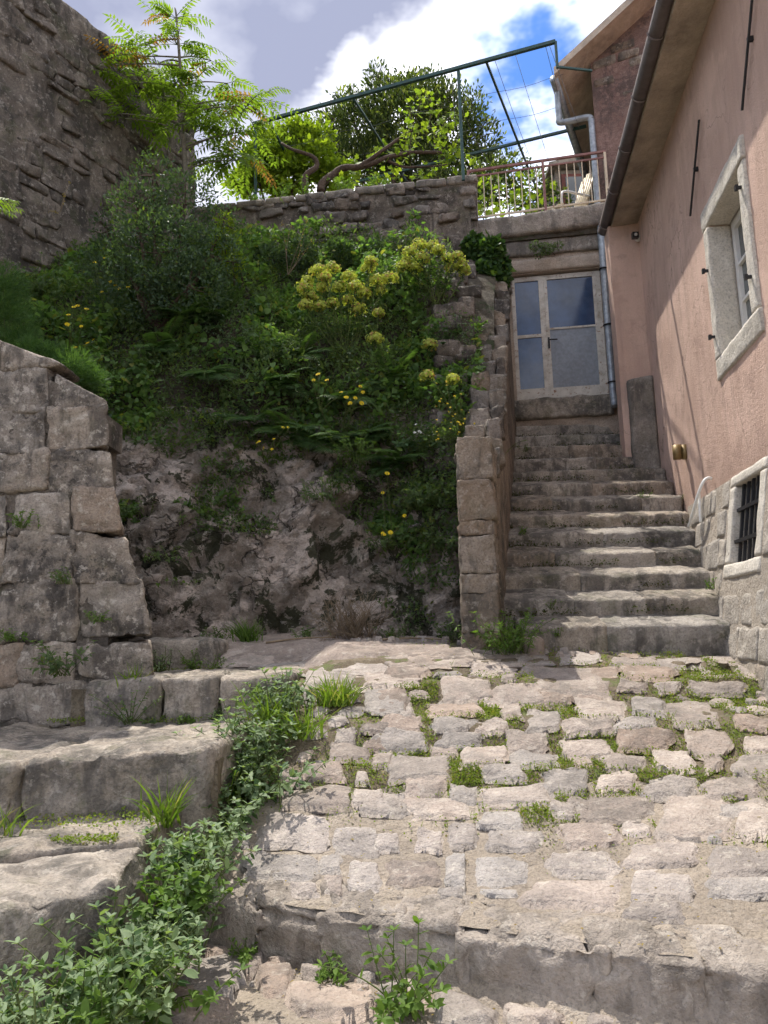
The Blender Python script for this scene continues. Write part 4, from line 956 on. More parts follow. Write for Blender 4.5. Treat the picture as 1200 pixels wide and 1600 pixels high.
# window
wn = MB(); wd = -.20
for (a0, a1, z0, z1) in ((wa0, wa0+.055, wz0, wz1), (wa1-.055, wa1, wz0, wz1), (wa0+.055, wa1-.055, wz1-.055, wz1), (wa0+.055, wa1-.055, wz0, wz0+.055)): wn.hbox(a0, a1, wd-.07, wd, z0, z1)
win = wn.build('window', M['white_frame'], ho)
mid = (wa0+wa1)/2
for (a0, a1) in ((wa0+.058, mid-.004), (mid+.004, wa1-.058)):
    m = MB()
    for (p, q, r_, s_) in ((a0, a0+.06, wz0+.058, wz1-.058), (a1-.06, a1, wz0+.058, wz1-.058), (a0+.06, a1-.06, wz0+.058, wz0+.14), (a0+.06, a1-.06, wz1-.12, wz1-.058)): m.hbox(p, q, wd-.05, wd+.012, r_, s_)
    for z in (wz0+.14+.36, wz0+.14+.73): m.hbox(a0+.06, a1-.06, wd-.045, wd+.008, z-.014, z+.014)
    m.build('sash', M['white_frame'], win)
    for z0, z1 in ((wz0+.14, wz0+.486), (wz0+.514, wz0+.856), (wz0+.884, wz1-.12)): m = MB(); m.hbox(a0+.06, a1-.06, wd-.03, wd-.025, z0, z1); m.build('pane', M['win_glass'], win)
m = MB(); m.hbox(wa0, wa1, wd-.14, wd-.13, wz0, wz1); m.build('curtain', M['curtain'], win)
def sur(a0, a1, z0, z1, seed, j=.02):
    C = jit(hbox8(a0, a1, -.20, .028, z0, z1), j, seed); V, F = rough_block(C, .035, .012, .005, 9., seed, 3, 40, .006); return new_obj('window_surround', V, F, M['surround'], ho)
sur(wa0-.16, wa1+.17, wz1-.018, wz1+.19, 71, .012); sur(wa0-.17, wa1+.16, wz0-.18, wz0+.018, 72, .012); sur(wa1-.018, wa1+.15, wz0+.02, wz1-.02, 73, .006); sur(wa0-.15, wa0+.018, wz0+.02, wz1-.02, 74, .006)
for (a, z) in ((wa1+.07, 5.02), (wa1+.07, 4.34), (wa0-.07, 5.22), (wa0-.07, 4.42)):
    m = MB(); m.hbox(a-.012, a+.012, .0, .075, z-.012, z+.012); m.hbox(a-.018, a+.018, .06, .085, z-.022, z+.022); m.build('hinge_pin', M['iron'], ho)
for (p, q) in (((.26, 6.5), (.86, 5.82)), ((-1.45, 6.60), (-.86, 5.78))):
    m = MB(); A, B = np.array(p), np.array(q); P = [hp(*(x := (A+(B-A)*t))[:1], .035, x[1]) for t in np.linspace(0, 1, 5)]; m.tube(P, .011, 6)
    c = (A+B)/2; m.hbox(c[0]-.014, c[0]+.014, 0, .045, c[1]-.02, c[1]+.02); m.build('tie_bar', M['iron'], ho)
# eave, roof and gutter
m = MB(); m.hexa([hp(A0-.2, -.1, ZE), hp(A1+.36, -.1, ZE), hp(A1+.36, .36, ZE-.03), hp(A0-.2, .36, ZE-.03), hp(A0-.2, -.1, ZE+.13), hp(A1+.36, -.1, ZE+.13), hp(A1+.36, .36, ZE+.08), hp(A0-.2, .36, ZE+.08)])
m.build('eave', M['soffit'], ho)
m = MB(); m.hexa([hp(A0-.3, .42, ZE+.12), hp(A1+.40, .42, ZE+.12), hp(A1+.40, -2.5, ZE+1.35), hp(A0-.3, -2.5, ZE+1.35), hp(A0-.3, .42, ZE+.2), hp(A1+.40, .42, ZE+.2), hp(A1+.40, -2.5, ZE+1.45), hp(A0-.3, -2.5, ZE+1.45)])
m.hexa([hp(A0-.3, -2.5, ZE+1.35), hp(A1+.40, -2.5, ZE+1.35), hp(A1+.40, -5.3, ZE+.2), hp(A0-.3, -5.3, ZE+.2), hp(A0-.3, -2.5, ZE+1.45), hp(A1+.40, -2.5, ZE+1.45), hp(A1+.40, -5.3, ZE+.3), hp(A0-.3, -5.3, ZE+.3)])
roof = m.build('roof', M['tile'], ho)
gt = MB(); ang = np.linspace(math.pi, 2*math.pi, 11); GO, GZ, GR = .42, ZE+.09, .085
prof = [(GO+GR*math.cos(q), GZ+GR*math.sin(q)) for q in ang]+[(GO+(GR-.008)*math.cos(q), GZ+(GR-.008)*math.sin(q)) for q in ang[::-1]]
aa = [A0-.2, A1+.30]; V = [hp(a, o, z) for a in aa for (o, z) in prof]; npf = len(prof)
i = np.arange(npf); j = (i+1) % npf
F = [np.stack([i, j, npf+j, npf+i], -1)]
cap = np.array([list(range(11))])+npf
gt.add(V, F+[np.array([list(range(npf, npf+11))])]); gut = gt.build('gutter', M['gutter'], ho, True)
for a in np.arange(-3.6, 3.7, .9):
    m = MB(); m.tube([hp(a, GO+(GR+.006)*math.cos(q), GZ+(GR+.006)*math.sin(q)) for q in ang], .010, 5, False); m.build('bracket', M['gutter'], gut, True)
# grey concrete stub against the pier
sp = thing('concrete_stub', hp(3.2, .25, 4.1), 'grey concrete stub wall standing at the foot of the pink pier', 'wall')
C = np.array([hp(3.34, .0, 3.5), hp(3.495, .0, 3.5), hp(3.495, .34, 3.5), hp(3.34, .34, 3.5), hp(3.34, .0, 4.93), hp(3.495, .0, 4.97), hp(3.495, .34, 4.93), hp(3.34, .34, 4.89)])
rb('stub_block', C, 'concrete', sp, .05, .03, .012, 51)
# small security lamp under the eave
sl = thing('wall_lamp', hp(3.5, .2, 6.95), 'small square black security lamp on a white ball bracket under the eave', 'lamp')
LP = onper(992, 371, 3.42)
m = MB(); th = np.linspace(0, math.pi, 8)
def ball(m, c, r, n=10): 
    m.tube([c+np.array([0, 0, -r*math.cos(q)]) for q in np.linspace(.05, math.pi-.05, 8)], [r*math.sin(q) for q in np.linspace(.05, math.pi-.05, 8)], n); return m
ball(MB(), LP+np.array([.05, .02, 0]), .05).build('ball_bracket', M['white_plastic'], sl, True)
m = MB(); m.bar(LP+np.array([-.02, -.10, -.01]), LP+np.array([-.02, -.04, -.01]), .085, .085); b_ = m.build('lamp_body', M['black_plastic'], sl)
m = MB(); m.tube([LP+np.array([-.02, -.11, -.01]), LP+np.array([-.02, -.099, -.01])], .022, 10); m.build('lens', M['white_plastic'], b_, True)
m = MB(); m.tube([LP+np.array([.0, -.04, 0]), LP+np.array([.06, .09, 0])], .018, 6); m.build('arm', M['white_plastic'], sl, True)
# white bent hose at the wall foot
def stair_z(Y): return SZ0+RISE*math.floor((Y-SY0)/RUN)
hz = np.array([onwall(*p_) for p_ in ((1076, 824, .20), (1083, 800, .19), (1091, 772, .16), (1099, 753, .11), (1106, 747, .06), (1112, 748, .02))])
hz2 = np.array([onwall(*p_) for p_ in ((1092, 770, .13), (1093, 785, .14), (1094, 800, .15), (1095, 817, .15))])
def smooth(P, n=24):
    P = np.asarray(P, float); t = np.linspace(0, len(P)-1, n); i = np.clip(t.astype(int), 0, len(P)-2); f = (t-i)[:, None]
    g = lambda k: P[np.clip(k, 0, len(P)-1)]
    return .5*((2*g(i))+(-g(i-1)+g(i+1))*f+(2*g(i-1)-5*g(i)+4*g(i+1)-g(i+2))*f**2+(-g(i-1)+3*g(i)-3*g(i+1)+g(i+2))*f**3)
bh = thing('bent_hose', hz[0], 'white plastic hose bent over beside the stairs', 'hose')
m = MB(); m.tube(smooth(hz, 30), .016, 8); m.build('hose_bend', M['white_plastic'], bh, True)
m = MB(); m.tube(smooth(hz2, 12), .015, 8); m.build('hose_end', M['white_plastic'], bh, True)
P = onwall(1058, 707, .10); ct = thing('pipe_stub', P, 'two short brass coloured pipe stubs on the pink wall by the stairs', 'pipe')
for i, (dx, r_) in enumerate(((0, .05), (.09, .04))):
    q = P+np.array([dx, .0, 0]); m = MB(); m.tube([q+np.array([0, 0, -.08]), q+np.array([0, 0, .085])], r_, 12); m.build('stub', M['brass'], ct, True)

# ------------------------------------------------------------------ upper house behind
uh = thing('upper_house', hp(6, -1, 8), 'taller house with flaking dark pink render behind the gutter', 'house')
UC = onper(930, 200, 4.75); UC[2] = 0; UT = math.radians(24)
UD = np.array([math.sin(UT), math.cos(UT), 0]); UN = np.array([-math.cos(UT), math.sin(UT), 0])
def up(a, o, z): return UC+UD*a+UN*o+ZZ*z
UE, USL = 10.78, .64                                # eave height at the wall, roof slope
def ubox(m, a0, a1, o0, o1, z0, z1): return m.hexa([up(a0, o0, z0), up(a1, o0, z0), up(a1, o1, z0), up(a0, o1, z0), up(a0, o0, z1), up(a1, o0, z1), up(a1, o1, z1), up(a0, o1, z1)])
m = MB(); ubox(m, 0, 6, -5.2, 0, 7.2, UE)
m.add([up(0, 0, UE), up(0, -5.2, UE), up(0, -2.6, UE+2.6*USL), up(6, 0, UE), up(6, -5.2, UE), up(6, -2.6, UE+2.6*USL)], [np.array([[0, 2, 1], [3, 4, 5]]), np.array([[0, 3, 5, 2], [1, 2, 5, 4]])])
m.build('wall', M['pink_old'], uh)
ru = np.random.default_rng(4); k = 0
for z in np.arange(9.95, 10.95, .17):
    o = -.02
    while o > -1.9:
        w = ru.uniform(.2, .42)
        if ru.random() < .4 and (z > 10.2 or o > -.5) and z < UE-.16-o*USL:
            C = np.array([up(x, y, q) for q in (z+.008, z+.162) for (x, y) in ((-.014, o-w+.01), (.1, o-w+.01), (.1, o-.01), (-.014, o-.01))])
            V, F = rough_block(jit(C, .016, 40+k), .05, .03, .012, 8., 40+k, 3, 8); new_obj('stone', V, F, M['pillar'], uh)
        o -= w; k += 1
f0, f1, of = -.45, 6.3, .52
def rz(o): return UE-.02-USL*o if o > -2.6 else UE-.02+USL*(5.2+o)
m = MB(); P8 = [up(f0, of, rz(of)), up(f1, of, rz(of)), up(f1, -2.6, rz(-2.6)), up(f0, -2.6, rz(-2.6))]; m.hexa(P8+[p_+ZZ*.13 for p_ in P8])
P8 = [up(f0, -2.6, rz(-2.6)+.0), up(f1, -2.6, rz(-2.6)), up(f1, -5.7, rz(-5.7)), up(f0, -5.7, rz(-5.7))]; m.hexa(P8+[p_+ZZ*.13 for p_ in P8])
rf_ = m.build('roof', M['soffit'], uh)
GU, gz = of+.03, rz(of)+.02
m = MB(); m.tube([up(f0+.12, GU, gz), up(f1, GU, gz)], .07, 10); m.build('gutter', M['galv'], rf_, True)
m = MB(); m.tube(smooth([up(-.06, GU, gz), up(-.06, GU, gz-.50), up(-.06, GU-.03, gz-.62), up(-.06, .12, gz-.66), up(-.06, .05, gz-.72), up(-.06, .045, gz-.9), up(-.06, .045, 8.1)], 40), .05, 10); m.build('downpipe', M['galv'], uh, True)

# ------------------------------------------------------------------ pergola
pg = thing('pergola', hp(4.4, 4, 8.6), 'green steel pergola frame with wires over the terrace wall', 'pergola')
PZ_ = 10.42
FB0, FB1 = atz(395, 194, PZ_), atz(868, 65, PZ_)
BB0, BB1 = atz(505, 297, PZ_), atz(916, 197, PZ_)
def pgb(name, A, B, w, mat='green_steel'): m = MB(); m.bar(A, B, w); return m.build(name, M[mat], pg)
pgb('front_beam', FB0, FB1, .052); pgb('back_beam', BB0, BB1, .045)
pd = atz(716, 108, PZ_); 
m = MB(); m.bar(pd, np.array([pd[0], pd[1], 8.5]), .045, up=(1, 0, 0)); m.build('post', M['green_steel'], pg)
p2 = atz(399, 194, PZ_); m = MB(); m.bar(p2, np.array([p2[0], p2[1], 8.3]), .045, up=(1, 0, 0)); m.build('post', M['green_steel'], pg)
for (u0, v0, u1, v1) in ((420, 188, 475, 297), (553, 155, 634, 282), (760, 97, 845, 312)): pgb('rafter', atz(u0, v0, PZ_-.02), atz(u1, v1, PZ_-.02), .035)
e0 = FB1; m = MB(); m.bar(e0, e0+np.array([0, 0, -.45]), .035, up=(1, 0, 0)); m.bar(e0+np.array([0, 0, -.43]), e0+np.array([.55, .1, -.43]), .03); m.build('end_bracket', M['green_steel'], pg)
def wire(pts): m = MB(); m.tube(pts, .004, 4); m.build('wire', M['wire'], pg, True)
for t in np.linspace(.06, .97, 7):
    A = FB0+(FB1-FB0)*t; B = A+np.array([.375, .927, 0])*3.4; wire([A+(B-A)*s+np.array([0, 0, -.06*math.sin(math.pi*s)]) for s in np.linspace(0, 1, 7)])
for t in (.25, .5, .72):
    A = FB0+np.array([.375, .927, 0])*3.0*t; B = FB1+np.array([.375, .927, 0])*3.0*t; wire([A+(B-A)*s+np.array([0, 0, -.05*math.sin(math.pi*s*4)**2]) for s in np.linspace(0, 1, 25)])
for (ua, va, ub, vb) in ((805, 85, 860, 260), (858, 70, 905, 200), (705, 115, 712, 200)):
    A = atz(ua, va, PZ_); B = at(ub, vb, A[1]+.3); wire([A+(B-A)*s for s in np.linspace(0, 1, 5)])

# ------------------------------------------------------------------ small shed behind the chair
sh = thing('garden_shed', at(905, 320, 15), 'small grey shed with red brown window frame behind the white chair', 'shed')
c0 = at(872, 318, 15.0); w_, h_ = 1.6, 2.0
def sb(x0, x1, y0, y1, z0, z1, name, mat, par=sh): m = MB(); m.hexa(box8(c0[0]+x0, c0[0]+x1, c0[1]+y0, c0[1]+y1, z0, z1)); return m.build(name, M[mat], par)
ztop = at(880, 262, 15.)[2]
sb(0, 1.5, .1, 1.6, 7.9, ztop, 'wall', 'concrete')
m = MB(); q = c0; m.hexa([[q[0]-.15, q[1]-.1, ztop-.02], [q[0]+1.7, q[1]-.1, ztop+.32], [q[0]+1.7, q[1]+1.8, ztop+.32], [q[0]-.15, q[1]+1.8, ztop-.02], [q[0]-.15, q[1]-.1, ztop+.08], [q[0]+1.7, q[1]-.1, ztop+.42], [q[0]+1.7, q[1]+1.8, ztop+.42], [q[0]-.15, q[1]+1.8, ztop+.08]]); m.build('roof', M['concrete'], sh)
wf = sb(.12, 1.0, .04, .09, ztop-1.0, ztop-.12, 'window_frame', 'wood_red'); sb(.2, .92, .02, .035, ztop-.94, ztop-.2, 'pane', 'win_glass', wf)
# plastic chair
ch = thing('plastic_chair', at(895, 330, 12.4), 'cream plastic slatted recliner chair behind the balcony railing', 'chair')
cb = at(886, 330, 12.3); cz = 8.0; F_ = unit(np.array([-.95, -.3, 0])); S_ = np.array([.3, -.95, 0])
def cpnt(f, s, z): return np.array([cb[0], cb[1], 0])+F_*f+S_*s+ZZ*(cz+z)
SH = .66
for i in range(6):
    f = .28-i*.09; m = MB(); m.bar(cpnt(f, -.24, SH-.02*i), cpnt(f, .24, SH-.02*i), .075, .02); m.build('seat_slat', M['cream_plastic'], ch)
for i in range(6):
    s = -.22+i*.088; m = MB(); m.tube([cpnt(-.2, s, SH-.08), cpnt(-.33, s, SH+.34), cpnt(-.50, s, SH+.86-.05*abs(i-2.5)/2.5)], [.03, .03, .024], 6); m.build('back_slat', M['cream_plastic'], ch, True)
for s in (-.27, .27):
    m = MB(); m.tube(smooth([cpnt(.26, s, SH-.02), cpnt(.25, s, SH+.18), cpnt(.16, s, SH+.24), cpnt(-.1, s, SH+.23), cpnt(-.3, s, SH+.22)], 14), .022, 6); m.build('armrest', M['white_plastic'], ch, True)
    for f in (.26, -.2): m = MB(); m.bar(cpnt(f, s, 0), cpnt(f, s, SH), .045, up=F_); m.build('leg', M['cream_plastic'], ch)
# ------------------------------------------------------------------ vegetation
G = np.random.default_rng(2024)
def curve(P0, d0, length, bend, n=6, g=G):
    """a stem: starts along d0 and bends by the vector bend"""
    P = [np.asarray(P0, float)]; d = unit(d0); b = np.asarray(bend, float)
    for i in range(n): d = unit(d+b/n); P.append(P[-1]+d*length/n)
    return np.array(P)
def along(C, t):
    t = np.asarray(t, float)*(len(C)-1); i = np.clip(t.astype(int), 0, len(C)-2); f = (t-i)[:, None]
    return C[i]*(1-f)+C[i+1]*f, unit(C[i+1]-C[i])
def leafy(name, base, label, cat, h, stems, spread, leaf, mat, templ='oval', nl=14, t0=.25, bend=(0, 0, -.3), group=None, stem_r=.004, lean=(0, 0, 0), stem_mat='stem', up=.5, base_r=.05, tipn=4, hvar=.35, wratio=.5, seed=None):
    """a plant of leafy stems: parts stems and foliage"""
    g = np.random.default_rng(seed if seed is not None else int(abs(base[0]*971+base[1]*577+base[2]*331)*10) % 99991)
    t = thing(name, base, label, cat, group); L = Leaves(); S = MB()
    for k in range(stems):
        a = g.uniform(0, 2*math.pi); r = spread*math.sqrt(g.random())
        d = np.array([math.cos(a)*r, math.sin(a)*r, 1.])+np.asarray(lean); ln = h*g.uniform(1-hvar, 1+hvar*.4)
        b0 = np.asarray(base)+np.array([g.normal(0, base_r), g.normal(0, base_r), 0])
        C = curve(b0, d, ln, np.asarray(bend)+g.normal(0, .15, 3), 6); S.tube(C, np.linspace(stem_r, stem_r*.5, len(C)), 4, False)
        n = max(3, int(nl*g.uniform(.7, 1.2))); tt = np.clip(g.uniform(t0, 1, n), 0, .999); P, T = along(C, tt)
        az = np.arange(n)*2.4+g.uniform(0, 6, n); sx = unit(np.cross(T, np.array([.3, .2, .93]))); sy = np.cross(T, sx)
        out = np.cos(az)[:, None]*sx+np.sin(az)[:, None]*sy
        A = unit(out+T*g.uniform(.0, up*1.6, n)[:, None]+np.array([0, 0, -.15])); N = unit(T*.9+g.normal(0, .3, (n, 3))+ZZ*.6)
        l = leaf*g.uniform(.55, 1.2, n)*(1.1-.35*tt); L.add(templ, P, A, N, l, l*wratio)
        if tipn:
            a2 = np.arange(tipn)*2*math.pi/tipn+g.uniform(0, 1); out = np.cos(a2)[:, None]*np.array([1, 0, 0.])+np.sin(a2)[:, None]*np.array([0, 1, 0.])
            A = unit(out+T[-1]*.5); L.add(templ, np.repeat(C[-1:], tipn, 0), A, unit(ZZ+g.normal(0, .2, (tipn, 3))), leaf*g.uniform(.5, .8, tipn), leaf*.3)
    S.build('stems', M[stem_mat], t, True, 'stuff'); L.build('foliage', M[mat], t); return t
def lumps_leaves(L, lumps, n, leaf, templ, wr=.45, upb=.3, shell=.55, g=G, outb=.6):
    V = np.array([l[3] if len(l) > 3 else l[1]**3*4 for l in lumps], float); V /= V.sum()
    for (c, r, sq, *_), f in zip(lumps, V):
        k = int(n*f); d = rdir(k, g=g); rad = (shell+(1-shell)*g.random(k))**.6
        rr = 1+.28*vnoise(d*2.6+np.asarray(c)*3.1, 3)+.14*vnoise(d*6.1+np.asarray(c), 7)
        P = np.asarray(c)+d*(rad*rr*r)[:, None]*np.array([1, 1, sq]); A = unit(d*outb+g.normal(0, .55, (k, 3))+ZZ*upb); N = unit(g.normal(0, .6, (k, 3))+ZZ*.7+d*.4)
        l = leaf*g.uniform(.6, 1.25, k); L.add(templ, P, A, N, l, l*wr)
    return L

# --- undergrowth: nobody could count it
def undergrowth():
    n = 150000; X = G.uniform(-6.2, 1.9, n); s = .06+.94*G.random(n)
    nz = vnoise(np.stack([X*1.3, 0*X, 0*X], -1), 6)
    low = np.interp(X, [-6, -2.6, -1.9, -1.0, -.3, .2, .7, 2], [.40, .40, .42, .41, .36, .27, .20, .18])+.05*nz
    P0 = bank(X, s); patch = fbm(P0, 2.1, 3, 14)
    keep = (s > low) | ((s > np.interp(X, [-2.5, -.6, .1, .8], [.28, .22, .12, .08])) & (patch > np.interp(X, [-2.5, -.6, .2, .8], [.55, .42, .02, -.25])))
    keep &= (patch > -.95) & (X < flank_x(P0[:, 1])-.26) & ~((X > .62) & (s > .66) & (fbm(P0, 2.3, 2, 4) > -.35))
    X, s, P = X[keep], s[keep], P0[keep]; k = len(P)
    th = np.clip(.26+.42*fbm(P, 1.5, 3, 41), .04, .75)*np.clip((s-low[keep])/.12+.45, .25, 1); h = G.random(k)**.55
    P = P+np.array([0, -.62, .78])*(th*h)[:, None]+G.normal(0, .02, (k, 3))
    A = unit(np.array([0, -.5, .15])+G.normal(0, .75, (k, 3))); N = unit(np.array([0, -.3, 1.])+G.normal(0, .5, (k, 3)))
    sp = vnoise(P*1.1, 19)+.5*vnoise(P*2.9, 5)+G.normal(0, .12, k)
    out = []
    for nm, lab, m, t, l0, l1, wr, mt in (('undergrowth', 'dense mid green undergrowth covering the bank', sp < -.18, 'quad', .03, .075, .5, 'under'), ('leafy_weeds', 'narrow leaved green weeds mixed through the bank', (sp >= -.18) & (sp < .12), 'lance', .05, .12, .26, 'under'),
                                   ('creeper', 'broad leaved bright creeper hanging over the rock', (sp >= .12) & (sp < .42), 'heart', .04, .085, .9, 'creeper'), ('silvery_weeds', 'grey green small leaved weeds in patches on the bank', sp >= .42, 'quad', .025, .055, .55, 'grey_green')):
        q = int(m.sum()); l = G.uniform(l0, l1, q)*G.uniform(.7, 1.2, q); L = Leaves(); L.add(t, P[m], A[m], N[m], l, l*wr); tag(L.build(nm, M[mt], None, 'stuff'), lab, 'undergrowth')
undergrowth()

# --- dark shrub under the tree
def bush(name, label, px, Y, lumps, n, leaf, templ, mat, wr=.45, upb=.3, shell=.5, base=None, group=None, trunk_r=.03, cat='shrub', outb=.6):
    b = base if base is not None else at(px[0], px[1], Y); t = thing(name, b, label, cat, group)
    LL = [(at(u, v, Y+dy), r, sq) for (u, v, r, sq, dy) in lumps]
    L = lumps_leaves(Leaves(), LL, n, leaf, templ, wr, upb, shell, outb=outb); S = MB()
    for (c, r, sq) in LL:
        mid = (np.asarray(b)+np.asarray(c))/2+G.normal(0, .08, 3); C = smooth([b, mid, c], 8); S.tube(C, np.linspace(trunk_r, trunk_r*.25, len(C)), 5, False)
        for q in range(5):
            e = np.asarray(c)+rdir(1)[0]*r*.8; S.tube(smooth([c, (np.asarray(c)+e)/2+G.normal(0, .03, 3), e], 5), np.linspace(trunk_r*.3, .004, 5), 4, False)
    S.build('branches', M['bark'], t, True); L.build('foliage', M[mat], t); return t
bush('dark_shrub', 'large dense dark green shrub below the feathery tree', (255, 500), 9.15, [(215, 330, .42, 1., 0), (290, 320, .45, 1., .2), (250, 395, .62, .95, -.1), (330, 400, .45, .9, 0), (185, 410, .42, .9, .1), (240, 275, .30, 1.1, .2), (295, 450, .55, .8, -.2), (215, 455, .5, .8, -.2), (350, 350, .25, 1., .1), (170, 360, .25, 1., .1)], 15000, .055, 'oval', 'shrub', base=bpt(255, 520), trunk_r=.05)
bush('pale_shrub', 'small yellow green shrub at the right side of the dark shrub', (365, 470), 9.3, [(355, 375, .16, 1.1, 0), (350, 345, .12, 1., 0), (365, 410, .14, 1., 0)], 900, .05, 'oval', 'lime', base=bpt(365, 470), trunk_r=.02)
bush('laurel_bush', 'low dark laurel bush against the foot of the terrace wall', (470, 420), 10.5, [(420, 405, .22, .8, 0), (470, 395, .25, .8, 0), (530, 400, .28, .8, 0), (585, 395, .22, .8, 0)], 4200, .06, 'oval', 'shrub', base=bpt(500, 430), trunk_r=.03)
bush('ivy_bush', 'dark ivy bush spilling over the top of the stair wall', (765, 470), 10.7, [(765, 400, .22, 1.1, 0), (775, 440, .17, 1.3, 0), (740, 385, .17, 1., .1), (755, 430, .18, 1., -.1), (785, 420, .12, 1.3, 0), (778, 475, .10, 1.2, 0)], 3600, .075, 'heart', 'ivy', .9, -.3, .55, base=at(760, 470, 10.8), trunk_r=.02)
bush('lintel_weed', 'dark creeper clump on the beam above the door', (850, 392), 10.95, [(835, 385, .10, .7, 0), (855, 388, .12, .7, 0), (872, 383, .08, .7, 0), (842, 398, .07, .9, 0)], 900, .03, 'quad', 'under', .6, -.3, .3, base=at(850, 385, 11.05), trunk_r=.008, cat='weed')

# --- tree of heaven
def pinnate(L, S, base, d, length, pairs, ll, lw, droop, g=G, red=None, redfrom=2.):
    C = curve(base, d, length, np.array([0, 0, -droop]), 7, g); S.tube(C, np.linspace(.006, .002, len(C)), 4, False)
    t = np.linspace(.22, .97, pairs); P, T = along(C, t); side = unit(np.cross(T, ZZ+g.normal(0, .15, 3))); nn = unit(np.cross(side, T))
    for sg in (-1, 1):
        A = unit(side*sg+T*.45+np.array([0, 0, -.28])+g.normal(0, .10, (pairs, 3))); l = ll*(1-.45*np.abs(t-.45))*g.uniform(.85, 1.1, pairs)
        L.add('lance', P, A, nn+g.normal(0, .15, (pairs, 3)), l, lw*l/ll)
    L.add('lance', C[-1:], T[-1:], nn[-1:], ll*.8, lw*.8)
ta = thing('tree_of_heaven', np.array([at(290, 330, 11.)[0], 11.0, 7.1]), 'slender young tree with long feathery bright green leaves', 'tree')
L, LR, S, S2 = Leaves(), Leaves(), MB(), MB(); TY = 11.0
tb = np.array([at(290, 330, 11.)[0], 11.0, 7.1]); tr = smooth([tb, at(292, 300, TY), at(288, 240, TY), at(283, 130, TY), at(276, 30, TY), at(273, 12, TY)], 20)
S2.tube(tr, np.linspace(.055, .008, 20), 8)
ros = [(150, 105, 6, -.2, .3), (185, 95, 7, 0, .3), (215, 130, 8, -.2, .3), (160, 150, 7, .1, .3), (245, 100, 7, .1, .5), (276, 70, 8, 0, .5), (274, 28, 6, 0, 1.), (230, 180, 8, .2, .2), (195, 185, 6, 0, .2), (275, 130, 8, .1, .4), (310, 120, 7, -.2, .5), (335, 165, 8, .1, .3), (385, 165, 7, 0, .5), (355, 130, 4, .2, .6), (360, 210, 8, -.1, .2), (320, 200, 8, .2, .2), (285, 190, 7, -.2, .2), (390, 205, 5, .1, .3), (370, 250, 7, -.1, .1), (340, 250, 6, .1, .1), (255, 150, 6, -.3, .3), (385, 240, 5, 0, .1), (130, 130, 4, .2, .3), (330, 95, 4, .1, .6), (222, 72, 5, -.1, .6), (405, 155, 4, .1, .4), (135, 175, 5, 0, .2), (300, 160, 5, .2, .3)]
for (u, v, n, dy, upb) in ros:
    c = at(u, v, TY+dy*1.6); tt = np.clip((470-v)/440-.18, .3, .95); st_ = along(tr, np.array([tt]))[0][0]
    if np.linalg.norm(c-st_) > .15: S2.tube(smooth([st_, (st_+c)/2+np.array([0, 0, .05]), c], 7), np.linspace(.016, .006, 7), 5, False)
    for k in range(int(n*1.35)):
        a = G.uniform(0, 2*math.pi); d = np.array([math.cos(a), math.sin(a)*.8, G.uniform(-.1, .55)+upb*.5])
        top = v < 110 or u > 375
        tgt = LR if (top and G.random() < .13) else L
        pinnate(tgt, S, c, d, G.uniform(.50, .92)*(.7 if upb > .8 else 1), int(G.integers(8, 12)), G.uniform(.12, .175), .05, G.uniform(.5, 1.4))
S2.build('trunk', M['young_bark'], ta, True); S.build('leaf_stalks', M['stem'], ta, True, 'stuff'); L.build('crown', M['ail'], ta); LR.build('young_leaves', M['ail_red'], ta)
tb2 = thing('tree_sprig', at(-40, 380, 6.9), 'feathery green leaf sprig reaching in at the left edge', 'tree'); L, S = Leaves(), MB()
for k in range(7): pinnate(L, S, at(-34, 318, 6.9+.1*k), np.array([1., G.uniform(-.4, .4), G.uniform(-.1, .5)]), G.uniform(.3, .46), 9, .085, .03, .7)
S.tube([at(-40, 420, 6.9), at(-36, 318, 7.2)], .012, 5); S.build('stem', M['young_bark'], tb2, True); L.build('foliage', M['ail'], tb2)

# --- terrace trees
et = thing('evergreen_tree', at(640, 300, 16.), 'tall dark evergreen tree rising behind the pergola', 'tree')
EY = 16.
el = [(640, 190, 1.05, .95, 0), (560, 205, .8, .95, .3), (700, 200, .85, .95, .2), (595, 150, .5, 1.3, 0), (545, 165, .42, 1.2, .2), (660, 150, .55, 1.1, .1), (590, 120, .28, 1.7, 0), (738, 165, .38, 1.3, .2), (750, 215, .5, 1.1, 0), (700, 155, .35, 1.3, 0), (630, 140, .35, 1.3, .2), (520, 200, .5, 1.1, .2), (650, 260, 1.0, .7, .3), (560, 260, .8, .7, .2), (750, 270, .7, .8, .2)]
EL = [(at(u, v, EY+dy), r, sq) for (u, v, r, sq, dy) in el]
L = lumps_leaves(Leaves(), EL, 26000, .12, 'quad', .42, .75, .3); S = MB(); b0 = np.array([at(640, 300, EY)[0], EY, 7.9])
for (c, r, sq) in EL:
    C = smooth([b0, b0+np.array([0, 0, 1.2]), (b0+c)/2+np.array([0, 0, .3]), c], 9); S.tube(C, np.linspace(.11, .02, 9), 6, False)
    for q in range(6): e = c+rdir(1, -.2, 1)[0]*r*.95*np.array([1, 1, sq]); S.tube([c, (c+e)/2+G.normal(0, .04, 3), e], [.018, .012, .005], 4, False)
S.build('trunk', M['bark'], et, True); L.build('crown', M['ever'], et)
